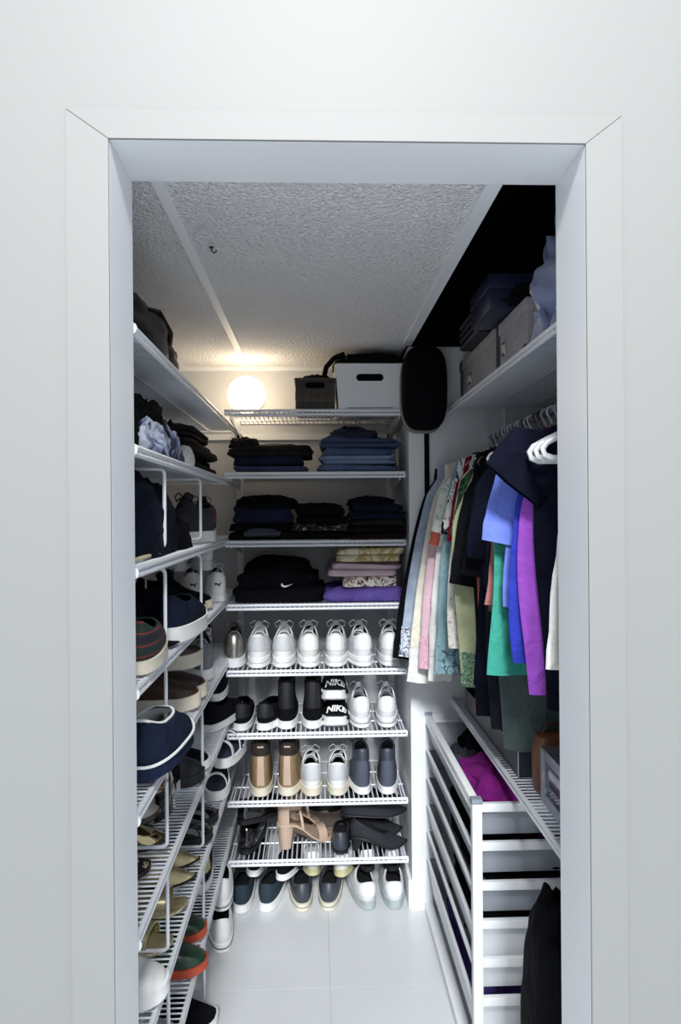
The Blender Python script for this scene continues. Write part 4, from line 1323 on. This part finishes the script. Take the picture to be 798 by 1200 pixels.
in_drawer('black patterned garments filling the fifth drawer', 0.22, 0.36, 0.222, (0.18, 0.31, 0.062), patterned('black_speckled', [(0.0, '#0c0d14'), (0.64, '#8d8560'), (0.67, '#0c0d14')], 40), 108)
in_drawer('violet garments filling the bottom drawer', 0.19, 0.40, 0.072, (0.165, 0.29, 0.115), PURPLE, 109)

# things on the lower right shelf
z = 0.767
t = thing('flat_box', 'dark grey long flat box on the lower right shelf', 'box', (0.502, 1.70, z))
DG = mat('dark_grey_board', '#2c2f38', rough=0.45)
MB().box(0, 0.20, 0, 0.62, 0, 0.003).box(0, 0.003, 0, 0.62, 0.003, 0.066).box(0.197, 0.2, 0, 0.62, 0.003, 0.066).box(0.003, 0.197, 0, 0.003, 0.003, 0.066).box(0.003, 0.197, 0.617, 0.62, 0.003, 0.066).build('body', DG, t)
MB().tube([(0, 0, 0.066), (0.2, 0, 0.066), (0.2, 0.62, 0.066), (0, 0.62, 0.066)], 0.0016, 4, closed=True).build('edge_binding', mat('pale_edge', '#a8acb6', rough=0.4), t)
MB().tube([(0, 0, 0.066), (0, 0, 0.0)], 0.0016, 4).build('corner_binding', mat('pale_edge', '#a8acb6'), t)
t = thing('leather_case', 'brown leather case standing behind the silver box', 'case', (0.565, 1.615, z))
MB().loft([[(x, y * 0.6, zq) for x, y in rrect(0.05 * k, 0.05 * k, 0.02, 4)] for zq, k in ((0, 0.9), (0.03, 1), (0.1, 1.0), (0.135, 0.85), (0.142, 0.6))]).build('body', mat('tan_saddle_leather', '#6a4128', rough=0.5, var=0.2, vscale=14), t)
MB().tube([(-0.03, 0, 0.138), (-0.02, 0, 0.16), (0.02, 0, 0.16), (0.03, 0, 0.138)], 0.004, 6).build('handle', BROWN, t)
t = thing('display_box', 'silver framed box with dark clear window on the lower right shelf', 'box', (0.515, 1.29, z))
SV = mat('brushed_silver', '#9aa0ac', rough=0.3, metal=0.7, var=0.2, vscale=60)
a_, b_, c_ = 0.22, 0.28, 0.125
MB().box(0, a_, 0, b_, 0, 0.006).build('bottom', SV, t, bevel=0.001)
MB().box(0, a_, 0, b_, c_ - 0.006, c_).build('top', SV, t, bevel=0.002)
for y0, y1 in ((0, 0.03), (b_ - 0.03, b_)):
    MB().box(0, 0.02, y0, y1, 0.006, c_ - 0.006).build('frame_post', SV, t, bevel=0.002)
MB().box(0, 0.012, 0.03, b_ - 0.03, 0.006, 0.024).build('frame_rail', SV, t, bevel=0.001)
MB().box(0, 0.012, 0.03, b_ - 0.03, c_ - 0.024, c_ - 0.006).build('frame_rail', SV, t, bevel=0.001)
MB().box(0.02, a_, 0.0, 0.004, 0.006, c_ - 0.006).box(0.02, a_, b_ - 0.004, b_, 0.006, c_ - 0.006).box(a_ - 0.004, a_, 0.004, b_ - 0.004, 0.006, c_ - 0.006).build('walls', DG, t)
MB().box(0.005, 0.007, 0.03, b_ - 0.03, 0.024, c_ - 0.024).build('window_pane', mat('smoked_pane', '#b9c3d6', rough=0.05, trans=0.95), t)
t = thing('heeled_shoe_in_box', 'black and silver shoe inside the silver framed box', 'shoe', (0.60, 1.32, z + 0.007))
ms = shoe_meshes('flatk', FLAT)
inst('upper', ms['upper'], PATENT, t)
inst('sole', ms['sole'], SV, t)
inst('lining', ms['lining'], LINING_K, t)
t.scale = (0.9, 0.9, 0.9)

# black slouchy bag on the floor in front of the drawer unit
t = thing('laundry_bag', 'tall black slouching cloth bag on the floor in front of the drawer unit', 'bag', (0.572, 1.475, 0))
heap('', (0, 0, 0), (0.125, 0.135, 0.60), BLACK, 121, amp=0.05, freq=2.4, power=0.42, name='body', parent=t, nu=40, nv=30)
MB().tube([(-0.04, 0, 0.575), (-0.03, 0.0, 0.63), (0.03, 0.0, 0.63), (0.04, 0, 0.575)], 0.008, 8).build('handle', BLACK, t)
# ------------------------------------------------------------------ left shelves
SX = LX - 0.004     # front line of the shelves
zL = [q + 0.001 for q in ZL]
# top shelf
t = thing('black_bag', 'black leather bag lying on the topmost left shelf', 'bag', (-0.455, 1.50, zL[0]), 0)
LEATHER_K = mat('black_grained_leather', '#100f10', rough=0.45, var=0.3, vscale=20, bump=0.3, bscale=90, spec=0.25)
heap('', (0, 0, 0), (0.125, 0.20, 0.115), LEATHER_K, 131, amp=0.10, power=0.6, name='body', parent=t)
heap('', (0.06, 0.16, 0), (0.06, 0.11, 0.075), LEATHER_K, 132, amp=0.1, power=0.6, name='side_pocket', parent=t)
MB().tube([(0.07, -0.06, 0.09), (0.11, 0.02, 0.10), (0.118, 0.10, 0.075), (0.10, 0.17, 0.055)], 0.007, 8).build('strap', LEATHER_K, t)
folded('dark navy folded blanket beside the black leather bag on the topmost left shelf', -0.60, -0.36, 1.24, 1.31, zL[0], 0.07, NAVY, 2, 133, cat='blanket', name='folded_blanket')
# second shelf
heap('black jumpers heaped on the second left shelf', (-0.475, 1.53, zL[1]), (0.13, 0.26, 0.135), BLACK, 141, amp=0.2, freq=3.2, power=0.6)
TIEB = patterned('blue_tie_dye', [(0.3, '#141a30'), (0.46, '#27325a'), (0.54, '#9fabc4'), (0.6, '#c9d0dc'), (0.68, '#1b2446')], 13, 'noise', const=False, dist=1.2)
heap('blue and white tie-dye shirt draped at the edge of the second left shelf', (-0.368, 1.585, zL[1]), (0.042, 0.19, 0.075), TIEB, 142, amp=0.16, freq=2.8)
heap('small black rolled garment on top of the black trousers', (-0.40, 1.80, zL[1] + 0.06), (0.035, 0.05, 0.05), BLACK, 143, amp=0.2)
zz = zL[1]
for k, (lab, h, y0, y1, m_) in enumerate((('black folded trousers at the bottom of the left shelf stack', 0.045, 1.93, 2.42, BLACK),
                                         ('washed black folded trousers with visible seams, second left shelf', 0.045, 1.92, 2.40, GREYBLK),
                                         ('black folded trousers on top of the left shelf stack', 0.03, 1.95, 2.30, GREYBLK))):
    folded(lab, -0.60, -0.342, y0, y1, zz, h, m_, 2, 145 + k, cat='trousers', wr=0.008)
    zz += h + 0.002
heap('white sock ball tucked between tie-dye shirt and black trousers', (-0.352, 1.86, zL[1]), (0.022, 0.04, 0.05), WHITE, 149, cat='sock', name='sock')
# third shelf
t = thing('duffel_bag', 'blue-black duffel bag with red tag on the third left shelf', 'bag', (-0.475, 1.56, zL[2]))
NAVYB = cloth('blue_black_nylon', '#0d1222', var=0.25, rough=0.7)
heap('', (0, 0, 0), (0.14, 0.30, 0.185), NAVYB, 151, amp=0.12, power=0.55, name='body', parent=t)
MB().box(0.118, 0.126, 0.08, 0.13, 0.03, 0.065).build('tag', mat('red_tag', '#b8404e', rough=0.6), t, bevel=0.003, label='red fabric tag')
heap('black knit bag lying in front of the duffel bag', (-0.385, 1.83, zL[2]), (0.045, 0.12, 0.085), BLACK, 152, amp=0.15, cat='bag', name='soft_bag')
shoe(RUNNER, 'runner_s', 'dark grey running shoe with white sole leaning on the black knit bag', (-0.335, 2.20, zL[2] + 0.001), 150, rx=0, ry=0, up=mat('dark_grey_mesh', '#34363d', rough=0.8, bump=0.3), so=SOLE_W, li=LINING_K, lace=LACE_K, tongue=GREYL, tab=mat('red_tab', '#96404a'), name='running_shoe')
shoe(RUNNER, 'runner_s', 'dark grey running shoe with white sole, heel towards the back wall shelves', (-0.375, 2.41, zL[2] + 0.001), 22, up=mat('dark_grey_mesh', '#34363d'), so=SOLE_W, li=LINING_K, lace=LACE_K, tongue=GREYL, name='running_shoe')
t = thing('key_lanyard', 'silver clasp and cream lanyard at the edge of the third left shelf', 'lanyard', (-0.345, 1.36, zL[2] + 0.005))
MB().tube([(0, -0.06, 0), (0.004, 0.0, 0.002), (0.0, 0.06, 0.001), (-0.01, 0.10, 0.002)], 0.0045, 6).build('cord', mat('cream_cord', '#cfc6a0'), t)
MB().tube([(0.0, 0.10, 0.003), (0.008, 0.12, 0.003), (0.0, 0.145, 0.003), (-0.010, 0.12, 0.003)], 0.003, 6, closed=True).build('clasp', CHROME, t)
# fourth shelf
def cap(label, loc, rz, m):
    t = thing('baseball_cap', label, 'cap', loc, rz)
    heap('', (0, 0, 0), (0.085, 0.095, 0.105), m, 7, amp=0.03, power=0.85, name='crown', parent=t)
    rows = []
    for i in range(9):
        a = -1.1 + 2.2 * i / 8
        c, s = math.cos(a), math.sin(a)
        rows.append([(0.075 * c, 0.085 * s, 0.012), (0.075 * c + 0.075 * c, 0.092 * s, 0.010 - 0.012 * abs(s)), (0.075 * c + 0.075 * c, 0.092 * s, 0.014 - 0.012 * abs(s)), (0.075 * c, 0.085 * s, 0.016)])
    MB().loft(rows).build('brim', m, t)
    b = MB()
    b.tube([(0, 0, 0.103), (0, 0, 0.109)], 0.007, 8)
    b.build('button', m, t)
    return t
cap('black baseball cap on the fourth left shelf', (-0.47, 1.62, zL[3]), -12, BLACK)
cap('navy baseball cap stacked behind the white-soled shoe on the fourth left shelf', (-0.47, 1.86, zL[3]), 6, NAVY)
shoe(dict(SLIPON, sole=0.040), 'platform', 'navy canvas shoe with thick white platform sole along the fourth left shelf edge', (-0.352, 1.60, zL[3] + 0.002), -4, up=CANVAS_N, so=SOLE_W, li=LINING_K, name='platform_shoe')
GRS = patterned('green_red_stripe_canvas', [(0.0, '#142a24'), (0.35, '#7c1f2c'), (0.55, '#142a24'), (0.8, '#1c1420')], 7, 'wave', dist=1.0)
shoe(SLIPON, 'slipon_b', 'dark green shoe with red stripe on the fourth left shelf', (-0.345, 1.30, zL[3] + 0.002), 8, up=GRS, so=SOLE_C, li=LINING_K, name='striped_shoe')
pair(SNEAK, 'sneak', 'white sneaker with a small black leaping-cat mark on the heel', 'white marked-heel sneakers on the fourth left shelf', (-0.424, 2.36, zL[3], 16), (-0.342, 2.37, zL[3], 14), up=LEATHER_W, so=SOLE_W, li=LINING_K, tongue=LEATHER_W, lace=LACE_W, s=0.88)
catp = [(-0.014, 0.004), (-0.006, 0.006), (0.0, 0.002), (0.008, 0.004), (0.014, 0.010), (0.012, 0.003), (0.006, -0.002), (0.008, -0.010), (0.004, -0.009), (0.0, -0.003), (-0.005, -0.001), (-0.009, -0.004), (-0.012, -0.001)]
for o in [q for q in COL.objects if q.get('label', '').startswith('white sneaker with a small black')]:
    MB().poly([(x, 0.001 + 12.0 * x * x, 0.072 + zq) for x, zq in catp], (0, -0.002, 0)).build('heel_mark', JET, o, smooth=False, label='black leaping cat logo')
pair(RUNNER, 'runner', 'white chunky sneaker stacked on the marked-heel sneakers', 'white chunky sneakers on the fourth left shelf', (-0.385, 2.39, zL[3] + 0.108, 18), (-0.475, 2.36, zL[3] + 0.108, 18), up=LEATHER_W, so=SOLE_W, li=LINING_G, tab=MESH_W, s=0.9)
pair(SNEAK, 'sneak', 'black sneaker with dark sole towards the back of the fourth left shelf', 'black sneakers on the fourth left shelf', (-0.585, 2.08, zL[3], -90), (-0.585, 2.2, zL[3], -92), up=CANVAS_K, so=SOLE_C, li=LINING_K, lace=LACE_K, tongue=CANVAS_K, s=0.9)
heap('grey knit hat with a pale label on the fourth left shelf', (-0.54, 1.40, zL[3]), (0.075, 0.09, 0.11), GREYTEE, 163, cat='hat', name='knit_hat')
# fifth shelf
pair(RUNNER, 'runner', 'silver metallic sneaker with white sole at the corner of left and back shelves', 'silver sneakers at the shelf corner', (-0.305, 2.50, ZB[4] + 0.001, 6), (-0.402, 2.44, zL[4], 12), up=SILVER, so=SOLE_W, li=LINING_K, tongue=SILVER, lace=LACE_G)
shoe(RUNNER, 'runner', 'grey chunky sneaker with white sole beside the silver sneakers', (-0.36, 2.17, zL[4] + 0.002), 14, up=mat('grey_mesh', '#70747c', rough=0.8), so=SOLE_W, li=LINING_K, lace=LACE_W, tongue=GREYL)
pair(SLIPON, 'platform', 'dark brown leather shoe with thick cream sole on the fifth left shelf', 'brown cream-soled shoes on the fifth left shelf', (-0.60, 1.86, zL[4], -86), (-0.60, 1.98, zL[4], -90), up=BROWN, so=SOLE_C, li=LINING_K)
shoe(SLIPON, 'platform', 'dark brown leather shoe with thick cream sole stacked on its twin', (-0.60, 1.90, zL[4] + 0.108), -88, up=BROWN, so=SOLE_C, li=LINING_K)
t = shoe(dict(SLIPON, W=0.105, L=0.29, sole=0.03, hc=0.075), 'espadrille', 'navy slip-on with white rope trim tilted over the edge of the fifth left shelf', (-0.350, 1.335, zL[4] + 0.012), -3, rx=0, ry=0, up=cloth('navy_suede', '#1a2236', var=0.2), so=cloth('navy_rand', '#1d2740'), li=LINING_W, name='espadrille')
e = dict(SLIPON, W=0.105, L=0.29, sole=0.03)
MB().tube([(x, y, 0.031 + arch(e, y)) for x, y, c in outline(e, -0.001, 0.292, 0.110, 40)], 0.0032, 6, closed=True).build('rope_trim', LACE_W, t)
MB().tube([(x, y, 0.031 + 0.075 + 0.012 * max(0, -c) ** 2 - 0.006 * (1 - c * c)) for x, y, c in outline(e, 0.016, 0.29 * 0.54, 0.105 * 0.68, 32)], 0.003, 6, closed=True).build('collar_piping', LACE_W, t)
shoe(SLIPON, 'slipon_b', 'black slip-on at the wall behind the rope-trimmed shoe', (-0.60, 1.52, zL[4]), -90, up=CANVAS_K, so=SOLE_K, li=LINING_K)
# sixth shelf
pair(SLIPON, 'slipon_b', 'black slip-on with white sole, lower pair on the sixth left shelf', 'black slip-ons, lower pair on the sixth left shelf', (-0.405, 2.02, zL[5], 172), (-0.385, 2.36, zL[5], -15), up=CANVAS_K, so=SOLE_W, li=LINING_K)
shoe(SLIPON, 'slipon_b', 'black slip-on with white sole stacked on the lower black slip-ons', (-0.362, 2.40, zL[5] + 0.096), 6, up=CANVAS_K, so=SOLE_W, li=LINING_K)
shoe(SLIPON, 'slipon_b', 'black slip-on with white sole lying towards the wall of the sixth left shelf', (-0.60, 2.02, zL[5]), -88, up=CANVAS_K, so=SOLE_W, li=LINING_K)
t = thing('chain_bag', 'black evening bag with copper chain strap on the sixth left shelf', 'bag', (-0.47, 1.765, zL[5]))
heap('', (0, 0, 0), (0.10, 0.10, 0.12), PATENT, 171, amp=0.06, power=0.5, name='body', parent=t)
ch = MB()
pth = [Vector((0.118, -0.42, 0.205)), Vector((0.128, -0.36, 0.182)), Vector((0.132, -0.28, 0.165)), Vector((0.132, -0.21, 0.168)), Vector((0.128, -0.16, 0.19)), Vector((0.12, -0.12, 0.208)), Vector((0.09, -0.08, 0.13))]
for a, b in zip(pth, pth[1:]):
    for k in range(3):
        p0 = a.lerp(b, k / 3)
        p1 = a.lerp(b, (k + 1.25) / 3)
        mid = (p0 + p1) / 2
        sd = Vector((0.004, 0, 0)) if k % 2 else Vector((0, 0.002, 0.004))
        ch.tube([p0, mid + sd, p1, mid - sd], 0.0018, 5, closed=True)
ch.build('chain_strap', mat('copper_chain', '#b98a72', rough=0.35, metal=0.5), t)
shoe(ROUNDF, 'roundflat', 'black and cream flat shoe with mirrored gold toe on the sixth left shelf', (-0.605, 1.565, zL[5]), -86, up=GOLDM, so=BROWN, li=LINING_W, name='flat_shoe')
shoe(ROUNDF, 'roundflat', 'cream ballet flat resting on the mirrored gold shoe', (-0.615, 1.565, zL[5] + 0.066), -90, up=mat('cream_leather', '#d9d5c8', rough=0.4), so=BROWN, li=LINING_W, name='flat_shoe')
shoe(dict(HIGH, hc=0.16), 'tallhigh', 'tall black ankle boot with gold side trim on the sixth left shelf', (-0.60, 1.915, zL[5]), -86, up=SUEDE_K, so=SOLE_K, li=LINING_K, seam=GOLD, name='ankle_boot')
# seventh shelf
def strap_sandal(label, loc, rz, group=None, m=LEATHER_W):
    t = thing('sport_sandal', label, 'sandal', loc, rz, group)
    p = dict(SNEAK, L=0.265, W=0.096, sole=0.035)
    ms = shoe_meshes('slide2', p)
    inst('sole', ms['sole'], SOLE_W, t)
    MB().loft([[(x, y, 0.0345 + arch(p, y)) for x, y, c in outline(p, 0.004, 0.26, 0.09, 24)], [(x, y, 0.039 + arch(p, y)) for x, y, c in outline(p, 0.008, 0.256, 0.082, 24)]]).build('footbed', mat('navy_footbed', '#2a3046', rough=0.8), t)
    band(t, 'front_strap', m, 0.19, 0.047, 0.045, 0.045, 0.034)
    band(t, 'middle_strap', m, 0.12, 0.044, 0.065, 0.035, 0.034)
    band(t, 'strap_stripe', CANVAS_N, 0.12, 0.0475, 0.0655, 0.010, 0.034)
    band(t, 'heel_strap', m, 0.03, 0.036, 0.055, 0.02, 0.034)
    return t
strap_sandal('white and navy strapped sandal on the seventh left shelf', (-0.350, 2.34, zL[6] + 0.001), 8)
strap_sandal('white and navy strapped sandal stacked on the other one', (-0.338, 2.37, zL[6] + 0.102), -6)
shoe(SLIPON, 'slipon_b', 'black patent shoe with a bright highlight on the seventh left shelf', (-0.60, 2.06, zL[6]), -88, up=PATENT, so=SOLE_K, li=LINING_K, name='loafer')
shoe(SLIPON, 'slipon_b', 'black patent shoe behind the white and navy sandals', (-0.60, 2.18, zL[6]), -88, up=PATENT, so=SOLE_K, li=LINING_K, name='loafer')
pair(FLAT, 'flat', 'gold metallic pointed flat on the seventh left shelf', 'gold pointed flats on the seventh left shelf', (-0.585, 1.83, zL[6], -85), (-0.592, 1.93, zL[6], -87), up=GOLD, so=SOLE_K, li=LINING_W, heel=GOLD, name='pointed_flat')
shoe(ROUNDF, 'roundflat', 'leopard-print ballet flat on the sixth left shelf', (-0.61, 1.44, zL[5]), -88, up=LEOPARD, so=SOLE_K, li=LINING_K, name='flat_shoe')
# eighth shelf
pair(dict(SNEAK, hc=0.09), 'sneak_hi', 'black sneaker with gold heel band and white sole on the lowest left shelf', 'gold-banded black sneakers on the lowest left shelf', (-0.376, 2.16, zL[7], 10), (-0.475, 2.16, zL[7], 8), up=CANVAS_K, so=SOLE_W, li=LINING_K, tab=GOLD, seam=GOLD)
sandal('gold glitter sandal with ankle strap on the seventh left shelf', (-0.575, 1.57, zL[6]), -90, None, m=GLITTER, fb=GOLD, heel=0.05, name='glitter_sandal')
sandal('gold glitter sandal lying next to its upright twin', (-0.57, 1.70, zL[6]), -84, None, m=GLITTER, fb=GOLD, heel=0.05, name='glitter_sandal')
shoe(dict(SLIPON, sole=0.024), 'brogue', 'bottle green shoe with orange sole at the edge of the lowest left shelf', (-0.575, 1.81, zL[7]), -90, up=GREEN_P, so=ORANGE, li=LINING_K, name='green_shoe')
shoe(dict(SLIPON, sole=0.024), 'brogue', 'bottle green shoe with orange sole set back on the lowest left shelf', (-0.60, 1.95, zL[7]), -90, up=GREEN_P, so=ORANGE, li=LINING_K, name='green_shoe')
shoe(dict(SNEAK, W=0.105), 'sneak_w', 'white rounded-toe sneaker on the seventh left shelf', (-0.590, 1.41, zL[6]), -90, up=LEATHER_W, so=SOLE_W, li=LINING_W, lace=LACE_W, tongue=LEATHER_W)
# floor below the left shelves
pair(SLIPON, 'slipon_b', 'white slip-on on the floor at the inner corner', 'white slip-ons on the floor', (-0.318, 2.24, 0, 12), (-0.42, 2.25, 0, 6), up=LEATHER_W, so=SOLE_W, li=LINING_K, stripe=JET)
shoe(SLIPON, 'slipon_b', 'white slip-on stacked on the floor pair', (-0.328, 2.30, 0.10), 10, up=LEATHER_W, so=SOLE_W, li=LINING_K, stripe=JET)
t = thing('mule_slipper', 'black mule slipper with white edging on the floor under the left shelves', 'slipper', (-0.56, 1.93, 0), -88)
ms = shoe_meshes('roundflat2', dict(ROUNDF, sole=0.02, W=0.1, L=0.27))
inst('upper', ms['upper'], CANVAS_K, t)
inst('sole', ms['sole'], SOLE_W, t)
inst('lining', ms['lining'], LINING_K, t)
shoe(dict(SNEAK, W=0.105), 'sneak_w', 'pale grey rounded-toe sneaker on the lowest left shelf', (-0.59, 1.52, zL[7]), -88, up=mat('pale_grey_suede', '#aab2b4', rough=0.8, var=0.1), so=SOLE_W, li=LINING_K, lace=LACE_W, tongue=LINING_G, stripe=JET)
shoe(SLIPON, 'slipon_b', 'brown fur-lined slipper on the floor under the left shelves', (-0.575, 1.70, 0), -88, up=mat('brown_suede', '#4b3a33', rough=0.9), so=SOLE_K, li=TAN_D, name='slipper')
